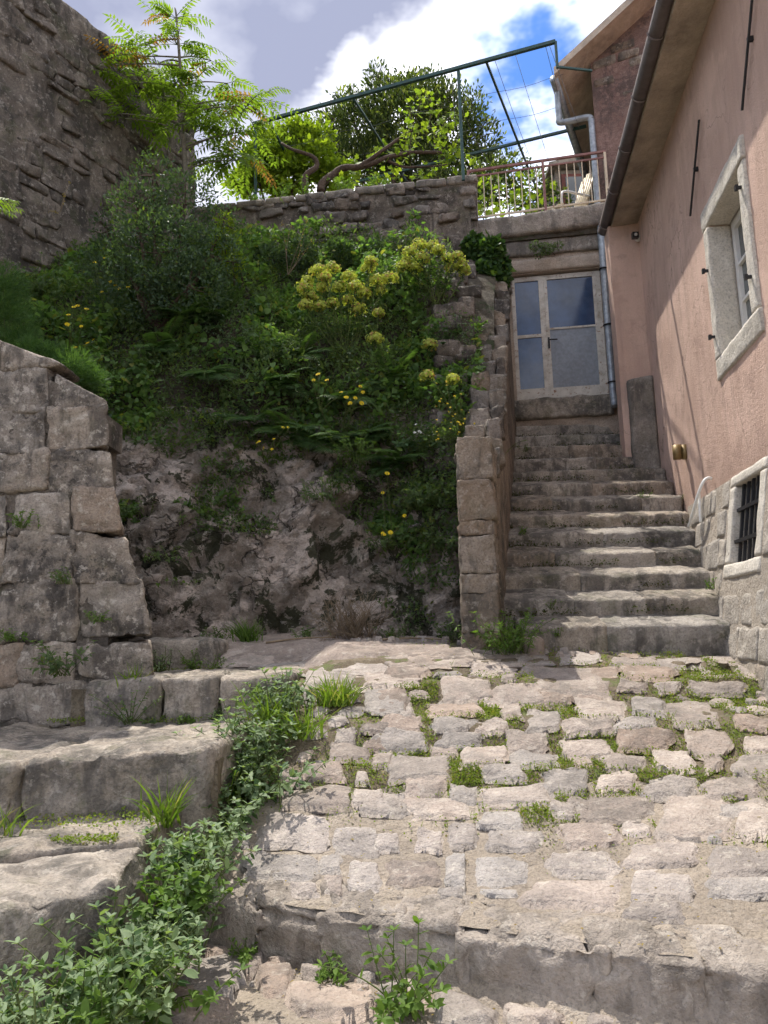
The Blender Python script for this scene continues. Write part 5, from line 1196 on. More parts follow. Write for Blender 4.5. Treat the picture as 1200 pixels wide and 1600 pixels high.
def light_tree(name, label, base, lum, Y, n, leaf, mat, templ='oval', sq_=1.):
    t = thing(name, base, label, 'tree'); LL = [(at(u, v, Y+dy), r, s) for (u, v, r, s, dy) in lum]
    L = lumps_leaves(Leaves(), LL, n, leaf, templ, .55, .2, .25); S = MB(); b = np.asarray(base)
    for (c, r, s) in LL:
        S.tube(smooth([b, (b+c)/2+np.array([0, 0, .15]), c], 8), np.linspace(.05, .012, 8), 6, False)
        for q in range(5): e = c+rdir(1)[0]*r*.9; S.tube([c, (c+e)/2+G.normal(0, .03, 3), e], [.012, .008, .004], 4, False)
    S.build('trunk', M['bark'], t, True); L.build('crown', M[mat], t); return t
light_tree('lime_green_tree', 'light yellow green leafy tree at the left end of the terrace', np.array([*at(440, 300, 13.2)[:2], 7.9]), [(425, 240, .45, 1., 0), (465, 225, .45, 1., .2), (490, 250, .4, 1., 0), (445, 275, .5, .9, .1), (400, 265, .35, 1., 0), (505, 215, .25, 1.2, .2), (470, 195, .2, 1.2, .1), (520, 275, .35, .8, 0), (380, 285, .3, .8, 0)], 13.2, 8500, .115, 'lime')
# far green hedge mass behind the railing
bush('garden_bush', 'leafy green bush behind the railing and the pergola post', (790, 330), 14.5, [(770, 290, .55, .9, 0), (830, 300, .5, .9, .2), (800, 260, .35, 1., .1), (870, 315, .35, .8, .2), (740, 300, .5, .8, .3), (690, 290, .5, .7, .4)], 3600, .10, 'quad', 'ever', .5, .4, .4, base=np.array([*at(800, 330, 14.5)[:2], 7.9]))
# grape vine with gnarled trunk
gv = thing('grape_vine', np.array([*at(478, 300, 12.4)[:2], 8.]), 'gnarled grape vine with bright young leaves trained over the pergola', 'vine')
S = MB(); VY = 12.4
vb = np.array([*at(476, 300, VY)[:2], 8.2])
for pts, r0 in (([(476, 300), (480, 275), (495, 262), (487, 245), (460, 235), (440, 225)], .06), ([(500, 300), (505, 285), (530, 268), (560, 262), (600, 248), (640, 240), (690, 238)], .075), ([(560, 262), (590, 240), (625, 215), (650, 200)], .045), ([(600, 248), (640, 262), (700, 258)], .03)):
    P = smooth([at(u, v, VY+.15*math.sin(u*.05)) for u, v in pts], 22); P = P+.03*np.stack([vnoise(P*4, 1), vnoise(P*4, 2), vnoise(P*4, 3)], -1); S.tube(P, np.linspace(r0, r0*.35, 22)*(1+.2*vnoise(P*9, 4)), 8)
L = Leaves()
canes = [((640, 245), (660, 150)), ((650, 225), (640, 165)), ((680, 240), (690, 165)), ((700, 245), (668, 190)), ((600, 255), (640, 200)), ((690, 250), (715, 215)), ((640, 240), (635, 205)), ((560, 275), (610, 270)), ((620, 275), (700, 265)), ((560, 270), (545, 245)), ((740, 300), (770, 285)), ((760, 330), (790, 290)), ((790, 335), (830, 300)), ((740, 335), (800, 320)), ((820, 330), (860, 300)), ((745, 310), (760, 345)), ((810, 290), (840, 275)), ((670, 200), (655, 140)), ((700, 235), (740, 245)), ((440, 290), (480, 270)), ((520, 285), (560, 280)), ((780, 300), (835, 320)), ((690, 200), (712, 180)), ((580, 250), (600, 225)), ((650, 280), (690, 275))]
for (a, b) in canes:
    Y = VY+G.uniform(-.1, .5); A_, B_ = at(*a, Y), at(*b, Y+G.uniform(-.2, .3)); C = smooth([A_, (A_+B_)/2+G.normal(0, .06, 3), B_], 8); S.tube(C, np.linspace(.010, .004, 8), 4, False)
    n = 32; P, T = along(C, G.random(n)); P = P+G.normal(0, .09, (n, 3)); A = unit(G.normal(0, .6, (n, 3))+np.array([0, -.3, -.3])); N = unit(G.normal(0, .5, (n, 3))+np.array([0, -.5, .6])); l = G.uniform(.06, .125, n); L.add('lobed', P, A, N, l, l*.95)
S.build('trunk', M['bark'], gv, True); L.build('foliage', M['vine'], gv)
# low plants along the parapet top
def parapet_plants():
    for i, (u, v) in enumerate(((400, 318), (440, 312), (480, 308), (535, 300), (590, 294))):
        leafy('parapet_weed', at(u, v, 11.75), ['tufted weed at the far left end of the parapet', 'weed on the parapet left of the vine trunk', 'weed below the vine trunk on the parapet', 'weed on the middle of the parapet', 'weed on the parapet near the pergola post'][i], 'weed', .28, 16, .7, .045, 'weed', 'lance', 12, group='weeds along the parapet', seed=50+i)
parapet_plants()

# --- ferns
fern_px = [(330, 600, 'below the dark shrub'), (395, 560, 'left of the spurge stems'), (440, 620, 'above the rock centre'), (400, 665, 'hanging over the rock edge'), (470, 570, 'under the big spurge'), (455, 690, 'lowest of the fern group'), (540, 640, 'between the two yellow flower sprays'), (575, 690, 'beside the broad leaved plant'), (250, 560, 'left of the fern group under the shrub'), (300, 520, 'at the foot of the dark shrub'), (610, 610, 'right of the yellow daisy spray'), (355, 520, 'right beneath the dark shrub'), (500, 700, 'over the rock below the daisies'), (620, 730, 'low on the right above the boulders')]
for i, (u, v, w) in enumerate(fern_px):
    b = bpt(u, v); t = thing('fern', b, 'green fern clump '+w, 'fern', 'ferns on the bank'); L, S = Leaves(), MB()
    for k in range(11):
        a = G.uniform(-math.pi, math.pi); d = np.array([math.cos(a)*.8, -.75+.5*math.sin(a), G.uniform(.1, .8)]); ln = G.uniform(.38, .70)
        C = curve(b+np.array([0, -.12, .04])+G.normal(0, .03, 3), d, ln, np.array([0, -.1, -1.1]), 7); S.tube(C, np.linspace(.004, .0015, len(C)), 4, False)
        n = 22; tt = np.linspace(.12, .98, n); P, T = along(C, tt); side = unit(np.cross(T, ZZ+np.array([0, -.6, 0]))); nn = np.cross(side, T)
        for sg in (-1, 1): A = unit(side*sg+T*.35); l = ln*.30*np.sin(np.clip(tt*1.05+.12, 0, 1)*math.pi)**.8+.012; L.add('lance', P, A, nn, l, l*.10+.007)
    S.build('stalks', M['stem'], t, True); L.build('fronds', M['fern'], t)

# --- spurge with yellow green heads
def spurge(label, base_px, heads, hr=.085, seed=0, Yo=None):
    b = bpt(*base_px) if Yo is None else at(*base_px, Yo); t = thing('spurge', b, label, 'spurge', 'yellow green spurges on the bank'); L, H, S = Leaves(), Leaves(), MB(); g = np.random.default_rng(seed)
    for (u, v) in heads:
        c = at(u, v, b[1]-.38+g.uniform(-.12, .12)); C = smooth([b+g.normal(0, .05, 3), (b+c)/2+np.array([g.normal(0, .04), -.06, .03]), c], 8); S.tube(C, np.linspace(.007, .005, 8), 5, False)
        n = 46; P, T = along(C, g.uniform(.35, .97, n)); A = unit(T*.25+rdir(n, -.5, .5, g)+np.array([0, 0, -.15])); L.add('strip', P, A, ZZ+g.normal(0, .4, (n, 3)), g.uniform(.05, .085, n), .011)
        n = 170; d = rdir(n, -.25, 1., g); r = hr*1.3*g.uniform(.8, 1.2)*(.55+.6*g.random(n)); P = c+d*r[:, None]*np.array([1., 1., .85]); S2n = unit(d+g.normal(0, .25, (n, 3)))
        A = unit(np.cross(S2n, rdir(n, g=g))); H.add('heart', P, A, S2n, g.uniform(.02, .036, n), g.uniform(.022, .036, n))
        for q in range(9): e = c+rdir(1, .1, 1, g)[0]*hr*.9; S.tube([c+np.array([0, 0, -.05]), e], .002, 3, False)
    S.build('stems', M['stem'], t, True, 'stuff'); L.build('leaves', M['euph_leaf'], t); H.build('flower_heads', M['euph_head'], t, 'stuff')
spurge('largest spurge with a wide crowd of yellow green heads in mid bank', (540, 575), [(497, 425), (520, 420), (480, 440), (545, 435), (575, 420), (590, 440), (610, 435), (555, 450), (530, 450), (505, 450), (485, 465), (570, 460), (595, 455), (545, 470), (520, 475), (500, 480), (560, 485), (478, 478), (580, 410), (508, 435), (475, 452)], .075, 1)
spurge('spurge below the terrace wall with rusty tipped heads', (685, 490), [(640, 395), (655, 385), (635, 410), (660, 405), (677, 385), (685, 392), (700, 405), (715, 402), (650, 420), (705, 420), (725, 425), (630, 418), (722, 415)], .07, 2)
spurge('single headed spurge right of the largest spurge', (580, 590), [(586, 530), (592, 490)], .065, 3)
spurge('small spurge on the stones beside the stair wall', (680, 575), [(672, 540)], .06, 4)
spurge('low pair of spurge heads above the ragwort', (690, 640), [(668, 588), (708, 594)], .06, 5)
for i, (u, v, w) in enumerate(((660, 450, 'under the rusty tipped spurge'), (620, 480, 'right of the largest spurge'), (680, 560, 'beside the small spurge'))):
    leafy('grey_leaf_plant', bpt(u, v), 'bluish narrow leaved plant '+w, 'plant', .38, 26, .9, .075, 'euph_leaf', 'strip', 40, .1, (0, -.2, -.3), group='narrow leaved plants on the bank', wratio=.13, seed=80+i, tipn=8)

# --- yellow flowers
def flower(F, c, r, nrm, g, n=11):
    for k, (rr, lift) in enumerate(((1., .1), (.65, .35))):
        a = np.arange(n)*2*math.pi/n+k*.3; x = unit(np.cross(nrm, [.2, .9, .3])); y = np.cross(nrm, x); out = np.cos(a)[:, None]*x+np.sin(a)[:, None]*y
        F.add('quad', np.repeat([c], n, 0), unit(out+nrm*lift), np.repeat([nrm], n, 0), r*rr, r*.5)
def daisies(name, label, base_px, fl, r, group, seed, ydo=.18, mat='yellow', leafn=30, ll=.09):
    b = bpt(*base_px); g = np.random.default_rng(seed); t = thing(name, b, label, 'flower', group); S, F, L = MB(), Leaves(), Leaves()
    hub = None
    for (u, v) in fl:
        c = at(u, v, b[1]-ydo-.28-g.uniform(0, .1)); mid = (b+c)/2+g.normal(0, .03, 3)
        hub = mid if hub is None or g.random() < .35 else hub
        S.tube(smooth([b, hub, c-np.array([0, 0, .03]), c], 9), np.linspace(.005, .003, 9), 4, False); flower(F, c, r*g.uniform(.75, 1.1), unit(np.array([0, -.75, .6])+g.normal(0, .25, 3)), g)
    P = b+g.normal(0, .10, (leafn, 3))*np.array([1.4, .6, 1]); L.add('lance', P, unit(rdir(leafn, g=g)+np.array([0, -.4, .2])), unit(ZZ+g.normal(0, .4, (leafn, 3))), g.uniform(.6, 1.2, leafn)*ll, ll*.28)
    S.build('stems', M['stem'], t, True, 'stuff'); L.build('leaves', M['weed'], t); F.build('blossoms', M[mat], t, 'stuff')
daisies('sow_thistle', 'yellow flowered sow thistle highest on the left of the bank', (165, 530), [(148, 410), (160, 456), (172, 440), (180, 446), (186, 451), (200, 449), (164, 403)], .030, 'yellow daisy sprays', 1)
daisies('sow_thistle', 'yellow flowered sow thistle over the green fennel near the block wall', (110, 580), [(115, 480), (107, 492), (121, 478), (135, 483), (105, 507), (127, 510), (137, 536), (146, 531), (120, 551), (118, 543)], .032, 'yellow daisy sprays', 2)
daisies('sow_thistle', 'spray of yellow daisies in the middle of the bank', (535, 690), [(490, 594), (497, 585), (511, 594), (533, 613), (541, 621), (555, 622), (565, 630), (567, 613), (563, 604), (547, 630)], .034, 'yellow daisy sprays', 3)
daisies('sow_thistle', 'tiny yellow flowers low on the left above the rock', (415, 720), [(405, 690), (412, 700), (425, 702), (402, 692), (428, 686), (450, 668), (442, 668)], .022, 'yellow daisy sprays', 4)
daisies('sow_thistle', 'few yellow flowers low on the rock beside the pillar', (615, 860), [(598, 833), (610, 832), (600, 836), (598, 770), (632, 806), (605, 740)], .03, 'yellow daisy sprays', 5, .15)
daisies('ragwort', 'bushy yellow ragwort flowering beside the top of the pillar', (715, 700), [(u+G.normal(0, 7), v+G.normal(0, 7)) for (u, v) in [(694, 600), (700, 632), (707, 640), (710, 620), (715, 632), (718, 655), (722, 662), (716, 672), (690, 688), (695, 665), (728, 640), (690, 617), (684, 686), (725, 672), (712, 660)] for _ in range(2)], .016, None, 6, .12)
daisies('white_flower', 'small white flowers on the broad leaved plant', (640, 690), [(650, 663), (655, 674), (648, 676), (657, 676)], .022, None, 7, .2, 'white_petal')
# leafy plants on the bank
for (nm, px, lab, h, ns, sp, lf, mt, tm, nl, wr) in (
    ('broad_leaf_plant', (650, 720), 'bluish broad leaved plant at the lower right of the bank', .42, 22, .8, .075, 'ivy', 'oval', 14, .6),
    ('ragwort_leaves', (745, 700), 'feathery green bush behind the pillar top', .34, 34, .7, .04, 'weed', 'lance', 30, .25),
    ('nettle', (560, 730), 'upright leafy green stems above the boulders', .45, 20, .5, .06, 'weed', 'lance', 18, .35),
    ('rock_plant', (330, 790), 'bright leafy clump growing in the middle of the rock face', .24, 26, 1.2, .045, 'weed', 'oval', 12, .6),
    ('rock_plant', (495, 800), 'green clump hanging from the rock right of centre', .30, 26, 1.0, .045, 'under', 'lance', 16, .4),
    ('rock_plant', (205, 800), 'dark leaves in the crack beside the block wall', .18, 16, 1.2, .05, 'under', 'oval', 10, .6),
    ('rock_plant', (265, 880), 'small fern like clump low on the left rock', .16, 16, 1.3, .045, 'under', 'oval', 9, .5),
    ('rock_plant', (660, 800), 'thick dark foliage on the rock just left of the pillar', .42, 40, 1.0, .06, 'under', 'oval', 16, .5),
    ('rock_plant', (690, 870), 'dark foliage draping the rock behind the pillar', .36, 34, 1.0, .06, 'under', 'oval', 16, .5),
    ('rock_plant', (610, 860), 'mixed green weeds above the grey boulder', .28, 24, 1.0, .05, 'under', 'oval', 12, .5),
    ('rock_plant', (285, 915), 'tiny green tuft at the foot of the left rock', .12, 12, 1.3, .04, 'weed', 'oval', 7, .5),
    ('yellow_weed', (200, 680), 'yellowish trailing weed at the upper left of the rock', .22, 18, 1.2, .04, 'lime', 'oval', 9, .6),
    ('yellow_weed', (330, 670), 'trailing yellowish stems over the ledge of the rock', .2, 16, 1.3, .035, 'lime', 'oval', 8, .6),
    ('left_bank_plant', (160, 600), 'broad heart leaved climber beside the block wall top', .40, 30, 1.1, .07, 'under', 'heart', 12, .9),
    ('left_bank_plant', (60, 470), 'dark foliage at the far left below the tall wall', .5, 40, 1.0, .06, 'under', 'oval', 16, .5),
    ('left_bank_plant', (180, 520), 'silvery green climber left of the dark shrub', .45, 34, 1.0, .05, 'euph_leaf', 'oval', 16, .5)):
    b = bpt(*px)
    leafy(nm, b+np.array([0, -.04, 0]), lab, 'plant', h, ns, sp, lf, mt, tm, nl, .15, (0, -.25, -.7), None, lean=(0, -.6, 0), wratio=wr, base_r=.12)
# dry stalks
for i, (px, lab, tops) in enumerate((((450, 430), 'pale dry seed stalk left of the spurge', [(480, 345), (470, 380), (490, 370), (455, 350), (440, 345)]), ((640, 440), 'thin dry stalk against the terrace wall', [(640, 385), (655, 400)]), ((95, 330), 'dry seed stalk high on the left wall', [(110, 280), (75, 330), (100, 300)]))):
    Y = 10.2 if i < 2 else 9.; b = at(*px, Y); t = thing('dry_stalk', b-np.array([0, 0, .0]), lab, 'plant', 'dry stalks'); S, L = MB(), Leaves()
    for (u, v) in tops:
        c = at(u, v, Y); C = smooth([b, (b+c)/2+G.normal(0, .05, 3), c], 8); S.tube(C, np.linspace(.005, .002, 8), 4, False)
        P, T = along(C, G.uniform(.5, 1, 10)); L.add('quad', P, rdir(10), rdir(10), .03, .02)
    S.build('stems', M['dry_stem'], t, True, 'stuff'); L.build('seed_heads', M['dry_leaf'], t, 'stuff')
# fennel
def fennel(label, px, Y, lum, n, seed):
    g = np.random.default_rng(seed); b = at(*px, Y); t = thing('fennel', b, label, 'plant', 'fennel clumps'); L, S = Leaves(), MB()
    for (u, v, r) in lum:
        c = at(u, v, Y); S.tube(smooth([b, (b+c)/2, c], 6), np.linspace(.008, .003, 6), 4, False); d = rdir(n, -.3, 1, g); P = c+d*(r*g.random(n)**.5)[:, None]
        L.add('strip', P, unit(d+g.normal(0, .5, (n, 3))), rdir(n, g=g), g.uniform(.05, .10, n), .006)
    S.build('stems', M['stem'], t, True, 'stuff'); L.build('threads', M['fennel'], t)
fennel('feathery fennel at the left edge behind the block wall', (10, 600), 7.9, [(5, 450, .28), (15, 500, .28), (-10, 480, .3), (30, 540, .22)], 1600, 1)
fennel('feathery fennel just above the slanting top of the block wall', (100, 620), 7.6, [(75, 565, .2), (115, 580, .24), (140, 600, .18), (50, 555, .18), (100, 600, .22)], 1500, 2)

# --- foot of the rock
def fpt(u, Y):
    X = at(u, 1000, Y)[0]; return np.array([X, Y, float(zg(X, Y))-.01])
def grass(name, base, label, n, h, spread, mat='grass', w=.006, group=None, cat='grass', lean=(0, 0, 0), seed=0, base_r=.05):
    g = np.random.default_rng(seed+7); t = thing(name, base, label, cat, group); V = []; F = []; k = 0; mb = MB()
    for i in range(n):
        a = g.uniform(0, 2*math.pi); r = spread*g.random(); d = np.array([math.cos(a)*r, math.sin(a)*r, 1])+np.asarray(lean); ln = h*g.uniform(.45, 1.1)
        C = curve(np.asarray(base)+np.array([g.normal(0, base_r), g.normal(0, base_r), -.01]), d, ln, np.array([math.cos(a), math.sin(a), -1.2])*g.uniform(.1, .8), 5)
        sd = unit(np.cross(unit(C[1]-C[0]), [g.normal(), g.normal(), .1])); ww = w*g.uniform(.6, 1.3)*np.array([.8, 1, .9, .7, .4, .05])
        Vb = np.concatenate([C-sd*ww[:, None], C+sd*ww[:, None]]); q = np.arange(5); mb.add(Vb, [np.stack([q, q+1, q+7, q+6], -1)])
    mb.build('blades', M[mat], t, True); return t
grass('grass_tuft', fpt(388, 7.75), 'dark grass tuft at the foot of the rock face', 120, .32, .5, 'weed', .006, seed=1)
db_ = thing('dry_bush', fpt(550, 7.7), 'tangled dry brown twig bush at the foot of the rock', 'bush'); S = MB()
for k in range(90):
    b = fpt(555, 7.7)+np.array([G.normal(0, .12), G.uniform(-.05, .1), 0]); d = np.array([G.normal(-.25, .7), G.normal(-.2, .35), 1.]); C = curve(b, d, G.uniform(.25, .6), G.normal(0, .7, 3), 6); S.tube(C, np.linspace(.005, .0015, 7), 3, False)
    for q in range(3): P, T = along(C, np.array([G.uniform(.3, .9)])); S.tube(curve(P[0], T[0]+G.normal(0, .7, 3), G.uniform(.08, .22), G.normal(0, .6, 3), 4), np.linspace(.0025, .001, 5), 3, False)
S.build('twigs', M['dry_stem'], db_, True)
for i, (px, lab, h, ns, mt) in enumerate((((340, 990), 'small dark weed left of the grass tuft', .14, 14, 'under'), ((620, 985), 'leafy weed right of the dry bush', .18, 18, 'under'), ((700, 985), 'dark weed in the corner behind the pillar foot', .22, 20, 'under'), ((480, 985), 'low weed between grass tuft and dry bush', .12, 14, 'under'))):
    leafy('rock_foot_weed', fpt(px[0], 7.75), lab, 'weed', h, ns, .9, .05, mt, 'oval', 8, seed=300+i, group='weeds at the rock foot', base_r=.07)
for i, (px, lab) in enumerate((((470, 988), 'long fallen twig in front of the rock'), ((640, 994), 'short brown stick lying by the pillar'))):
    a = fpt(px[0]-55, 7.5); b = fpt(px[0]+55, 7.6); m = MB(); m.tube(smooth([a+ZZ*.02, (a+b)/2+ZZ*.04, b+ZZ*.03], 8), np.linspace(.012, .006, 8), 5); tag(m.build('stick', M['dry_stem'], None, True), lab, 'stick')
for k in range(46):                                      # rubble at the rock foot and stair foot
    u = G.uniform(560, 730) if k < 36 else G.uniform(760, 900); c = fpt(u, G.uniform(7.3, 7.85) if k < 36 else G.uniform(6.55, 6.75)); h = G.uniform(.012, .045)
    q = np.array([[c[0]-h, c[1]-h, 0], [c[0]+h, c[1]-h, 0], [c[0]+h, c[1]+h, 0], [c[0]-h, c[1]+h, 0]]); q[:, 2] = zg(q[:, 0], q[:, 1]); cobble(q, path, M['cobble'], h*.8, h*.6, 'pebble', 5000+k, 5, .8, .005, .04)
c = fpt(832, 6.62); V, F = rough_block(jit(box8(c[0]-.09, c[0]+.09, c[1]-.02, c[1]+.15, c[2]-.03, c[2]+.15), .025, 5), .03, .06, .02, 8., 77, 3, 10)
tag(new_obj('loose_stone', V, F, M['cobble']), 'loose rounded stone at the foot of the stairs', 'stone')
leafy('green_weed', fpt(785, 6.68), 'bushy feathery green weed at the foot of the pillar', 'weed', .42, 46, .95, .06, 'weed', 'lance', 26, .1, (0, -.1, -.6), base_r=.09, wratio=.3, seed=11)

# --- plants along the left steps
pell = [((440, 1115), .30, 'leafy plant beside the third left step'), ((400, 1190), .34, 'leafy plant right of the second left step'), ((360, 1205), .30, 'leafy plant against the end of the second left step'), ((420, 1240), .26, 'leafy plant spreading onto the cobbles'), ((350, 1290), .30, 'leafy plant below the grass on the left steps'), ((290, 1275), .22, 'leafy plant left of the shady gap')]
for i, (px, h, lab) in enumerate(pell):
    b = gpt(*px); leafy('pellitory', b+np.array([0, 0, -.06]), lab, 'plant', h*1.25, 40, .75, .068, 'pell', 'oval', 14, .2, (0, -.15, -.5), 'leafy plants along the left steps', base_r=.08, wratio=.55, seed=500+i)
pell2 = [(335, 1275), (300, 1320), (275, 1365), (255, 1415), (225, 1455), (185, 1490), (140, 1530), (95, 1570), (45, 1605), (175, 1565), (225, 1530), (120, 1615), (10, 1560), (280, 1410)]
l2 = ['at the top of the near strip beside the grass', 'just below the grass in the shady gap', 'beside the corner of the paved landing', 'under the corner of the lowest left block', 'half way down the near strip', 'hanging in front of the lowest left block', 'low in front of the lowest left block', 'near the bottom left corner', 'at the very bottom left', 'left of the loose stones', 'just above the loose stones', 'at the bottom edge of the picture', 'at the left edge near the bottom', 'touching the landing riser']
for i, px in enumerate(pell2):
    Y = float(np.interp(px[0], [0, 60, 150, 230, 280, 335], [2.55, 2.72, 3.0, 3.35, 3.75, 4.35])); b = at(px[0], px[1]+20, Y); zt = b[2]; b[2] = max(.0, zt-.12)
    leafy('pellitory', b, 'grey green leafy plant '+l2[i], 'plant', .18+.09*((i*7) % 4)/3+(.05 if px[0] < 200 else 0), 26+4*((i*5) % 3), .85, .050+.020*((i*3) % 4)/3, ('pell', 'pell', 'weed', 'pell')[i % 4], 'oval', 10, .2, (0, -.2, -.5), 'near left leafy plants', base_r=.08, wratio=.58, seed=600+i)
for i, (px, n, h, lab, sp) in enumerate((((525, 1100), 260, .26, 'bright grass tuft on the cobbles right of the third left step', .6), ((255, 1290), 60, .30, 'tall grass tuft against the second left block', .5), ((470, 1150), 120, .30, 'long grass blades among the leafy plants', .8), ((415, 1130), 40, .34, 'thin grass blades in front of the third left step', .7), ((190, 1050), 60, .24, 'grass tuft at the foot of the block wall', .4), ((10, 1270), 24, .22, 'grass at the left edge on the steps', .5), ((0, 1600), 14, .26, 'bright grass blades in the bottom left corner', .5), ((370, 1250), 60, .25, 'grass sprouting from the gap by the steps', .7))):
    if px[0] < 300: b = {255: np.array([-1.22, 4.34, .62]), 190: np.array([-1.95, 6.0, 1.22]), 10: np.array([-2.0, 4.1, .64]), 0: atz(0, 1600, .25)}[px[0]]
    else: b = gpt(*px)
    grass('grass_tuft', b, lab, n, h, sp, 'grass', .0055, 'grass tufts by the left steps', seed=20+i, base_r=.07 if n > 100 else .04)
for i, (P, lab, h, lf, mt) in enumerate(((np.array([-2.02, 6.93, 1.32]), 'small white tinged weed beside the top left block', .20, .035, 'pell'), (np.array([-1.72, 6.95, 1.33]), 'yellow green weed on the face of the top left block', .20, .03, 'weed'), (np.array([-1.52, 7.0, 1.32]), 'grassy weed at the right end of the top left block', .14, .03, 'weed'), (np.array([-1.95, 5.9, .98]), 'weed in the corner left of the third step', .32, .04, 'under'), (np.array([-1.3, 5.92, 1.0]), 'tiny white flowered weed in the joint of the third step', .12, .025, 'pell'), (np.array([-2.5, 5.98, 1.35]), 'sprawling weed growing from the block wall base', .34, .06, 'under'), (np.array([-2.85, 5.98, 2.5]), 'green weed in a joint high on the block wall', .14, .04, 'weed'), (np.array([-2.5, 6.0, 2.05]), 'small fern in the middle of the block wall', .14, .035, 'under'), (np.array([-2.25, 6.0, 1.75]), 'moss green weed low on the block wall', .10, .03, 'weed'), (np.array([-1.75, 5.88, .98]), 'weed tuft at the foot of the third step', .10, .03, 'under'), (np.array([-1.5, 5.87, .98]), 'second low weed along the foot of the third step', .07, .03, 'weed'), (np.array([-2.9, 5.98, 1.62]), 'weed at the left edge of the block wall', .12, .04, 'weed'), (np.array([.03, 3.55, .0]), 'upright rocket weed in front of the lower step', .37, .07, 'weed'), (np.array([-.75, 4.10, .03]), 'little weed between stones under the landing edge', .12, .035, 'weed'), (np.array([-.32, 3.88, .02]), 'small weed against the riser of the lower step', .13, .035, 'weed'))):
    leafy('wall_weed' if 4 < i < 12 else 'step_weed', P, lab, 'weed', h, 14 if h < .2 else 18, 1.0, lf, mt, 'oval', 9, .15, (0, -.3, -.5), 'weeds on steps and wall', lean=(0, -.35, 0), wratio=.5, seed=700+i, base_r=.03)
for i, (u, v, lab) in enumerate(((1112, 915, 'two leaved sprout on the right of the third stair'), (865, 990, 'small green sprout on the lowest stair'), (1060, 778, 'green sprout near the wall on the middle stair'), (860, 945, 'low weed on the left of the second stair'), (815, 830, 'weed in the left corner of the middle stairs'), (820, 700, 'weed at the upper left end of the stairs'), (1000, 778, 'small weed on the riser of the middle stair'))):
    k = int(np.clip(round(np.interp(v, [662, 679, 694, 711, 730, 752, 776, 800, 827, 860, 892, 930, 972], list(range(12, -1, -1)))), 0, 12)); Y = SY0+RUN*k
    leafy('stair_weed', at(u, v+6, Y-.02), lab, 'weed', .10, 9, 1., .03, 'weed', 'oval', 6, .2, lean=(0, -.3, 0), group='weeds on the stairs', wratio=.6, seed=900+i, base_r=.025)

# --- joint weeds between the cobbles
def joint_weeds():
    L = Leaves(); SA = np.array(STONES); blobs = [(1130, 1040, 80, 30, 2600), (1100, 1075, 60, 22, 1200), (1000, 1040, 90, 16, 900), (830, 1105, 70, 30, 1500), (770, 1110, 40, 14, 500), (900, 1070, 60, 14, 700), (645, 1080, 35, 13, 700), (700, 1170, 120, 50, 1500), (860, 1200, 60, 60, 1700), (960, 1130, 60, 50, 1500), (1000, 1200, 70, 60, 1500), (1120, 1150, 70, 60, 1700), (1140, 1260, 50, 40, 900), (1060, 1260, 20, 30, 400), (700, 1230, 60, 18, 700), (740, 1200, 40, 20, 500), (900, 1270, 140, 12, 600), (560, 1200, 50, 40, 600), (620, 1150, 60, 40, 700), (520, 1255, 60, 12, 400), (880, 1020, 160, 12, 700), (780, 1015, 60, 10, 300), (1180, 1090, 40, 60, 900), (690, 1090, 70, 30, 500), (1050, 1290, 30, 14, 200), (820, 1260, 60, 10, 350)]
    for (u, v, ru_, rv, n) in blobs:
        n = int(n*2.6)
        c = gpt(u, v); e1 = gpt(u+ru_, v); e2 = gpt(u, max(v-rv, 1006)); e3 = gpt(u, v+rv)
        X = c[0]+G.normal(0, .75, n)*(e1[0]-c[0]); Y = c[1]+G.normal(0, .65, n)*(e2[1]-e3[1])*.6
        ok = np.ones(n, bool)
        ins = (np.abs(X[:, None]-SA[None, :, 0]) < SA[None, :, 2]*.80) & (np.abs(Y[:, None]-SA[None, :, 1]) < SA[None, :, 3]*.76)
        ok = ~ins.any(1) & (Y > lip_y(X)+.4) & (X < 3.3) & ~((Y > 6.8) & (X > .6)); X, Y = X[ok], Y[ok]; k = len(X)
        if not k: continue
        z = zg(X, Y)-.004+G.random(k)**2*.04; l = G.uniform(.008, .019, k); L.add('quad', np.stack([X, Y, z], -1), unit(rdir(k)+np.array([0, 0, .35])), unit(ZZ+G.normal(0, .45, (k, 3))), l, l*.8)
        b = G.random(k) < .12; kb = int(b.sum()); L.add('strip', np.stack([X[b], Y[b], z[b]-.02], -1), unit(ZZ+G.normal(0, .45, (kb, 3))), rdir(kb), G.uniform(.03, .07, kb), .004)
    tag(L.build('joint_weeds', M['clover'], None, 'stuff'), 'low clover and moss filling the joints of the cobbles', 'weeds')
joint_weeds()
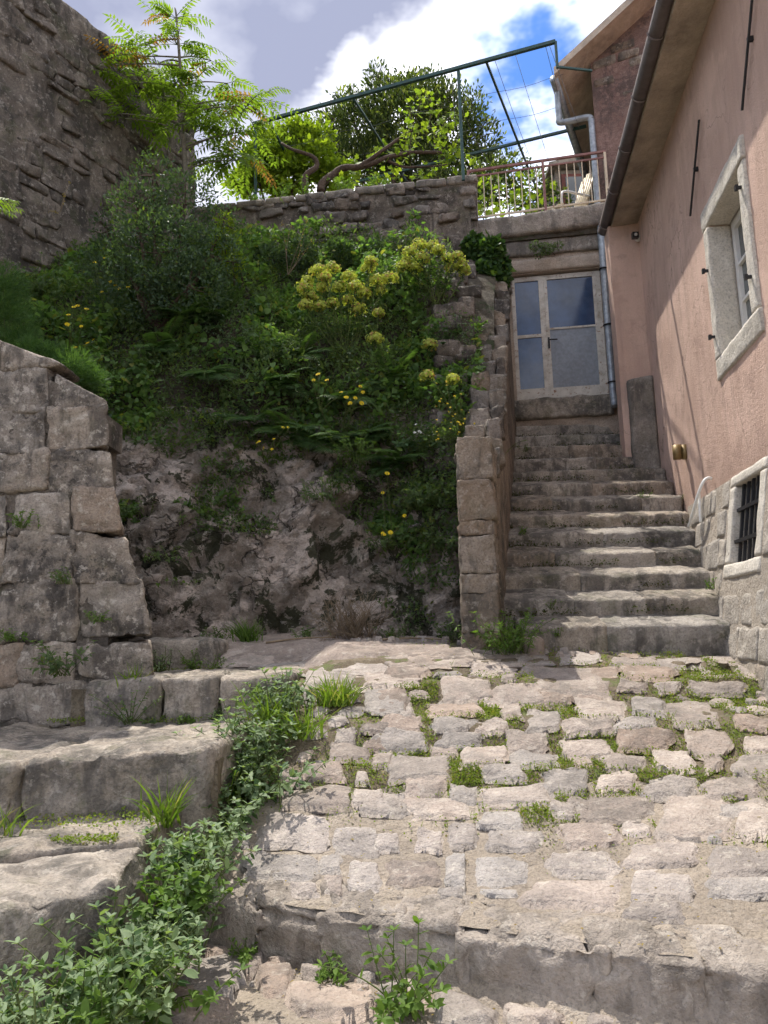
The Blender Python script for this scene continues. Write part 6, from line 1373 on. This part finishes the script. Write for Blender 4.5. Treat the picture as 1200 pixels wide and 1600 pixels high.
def step_moss():
    L = Leaves()
    for (x0, x1, y0, y1, z, n) in ((-1.95, -1.0, 5.86, 5.97, .99, 900), (-1.95, -1.2, 4.1, 4.5, .66, 700), (-1.7, -1.35, 3.93, 4.0, .63, 500), (-2.1, -1.5, 6.9, 7.0, 1.32, 300), (-2.6, -1.9, 5.95, 6.05, 1.0, 400)):
        X = G.uniform(x0, x1, n); Y = G.uniform(y0, y1, n); l = G.uniform(.008, .02, n); L.add('quad', np.stack([X, Y, z+G.random(n)*.03], -1), unit(rdir(n)+ZZ*.4), unit(ZZ+G.normal(0, .5, (n, 3))), l, l*.8)
    tag(L.build('step_moss', M['clover'], None, 'stuff'), 'thin moss along the joints of the left steps', 'moss')
step_moss()
def stair_moss():
    L = Leaves()
    for k in range(1, NST):
        Y = SY0+RUN*k; n = 520; xl, xr = float(flank_x(Y)), st_right(k); f = G.random(n)**1.35; X = xl+(xr-xl)*f
        keep = vnoise(np.stack([X*3.1, 0*X+k*2.3, 0*X], -1), 4) > -.45+.6*f; X = X[keep]; n = len(X)
        sl = .14 if k-1 < 8 else .06; z = SZ0+RISE*(k-1)-.015+sl*.74+G.random(n)**2*.055; l = G.uniform(.010, .026, n)
        L.add('quad', np.stack([X, Y-.06*(X-xl)-.014-G.random(n)*.02, z], -1), unit(rdir(n)+np.array([0, -.4, .3])), unit(ZZ+np.array([0, -.5, 0])+G.normal(0, .5, (n, 3))), l, l*.8)
    tag(L.build('stair_moss', M['corner_moss'], None, 'stuff'), 'dark moss and dirt in the inner corners of the stairs', 'moss')
stair_moss()
def leaf_litter():
    L = Leaves(); n = 420; X = G.uniform(-1.0, 2.9, n); Y = lip_y(X)+.05+G.random(n)**1.3*3.2; ok = Y < 6.7; X, Y = X[ok], Y[ok]
    n2 = 160; X2 = G.uniform(-1.1, 1.4, n2); Y2 = lip_y(X2)-.03-G.random(n2)**1.6*.5; X, Y = np.concatenate([X, X2]), np.concatenate([Y, Y2]); k = len(X)
    l = G.uniform(.008, .026, k); L.add('oval', np.stack([X, Y, zg(X, Y)+.022+G.random(k)*.012], -1), unit(rdir(k)*np.array([1, 1, .15])), unit(ZZ+G.normal(0, .25, (k, 3))), l, l*.5)
    tag(L.build('leaf_litter', M['dry_leaf'], None, 'stuff'), 'tiny dry leaves and bits of litter on the paving', 'litter')
leaf_litter()
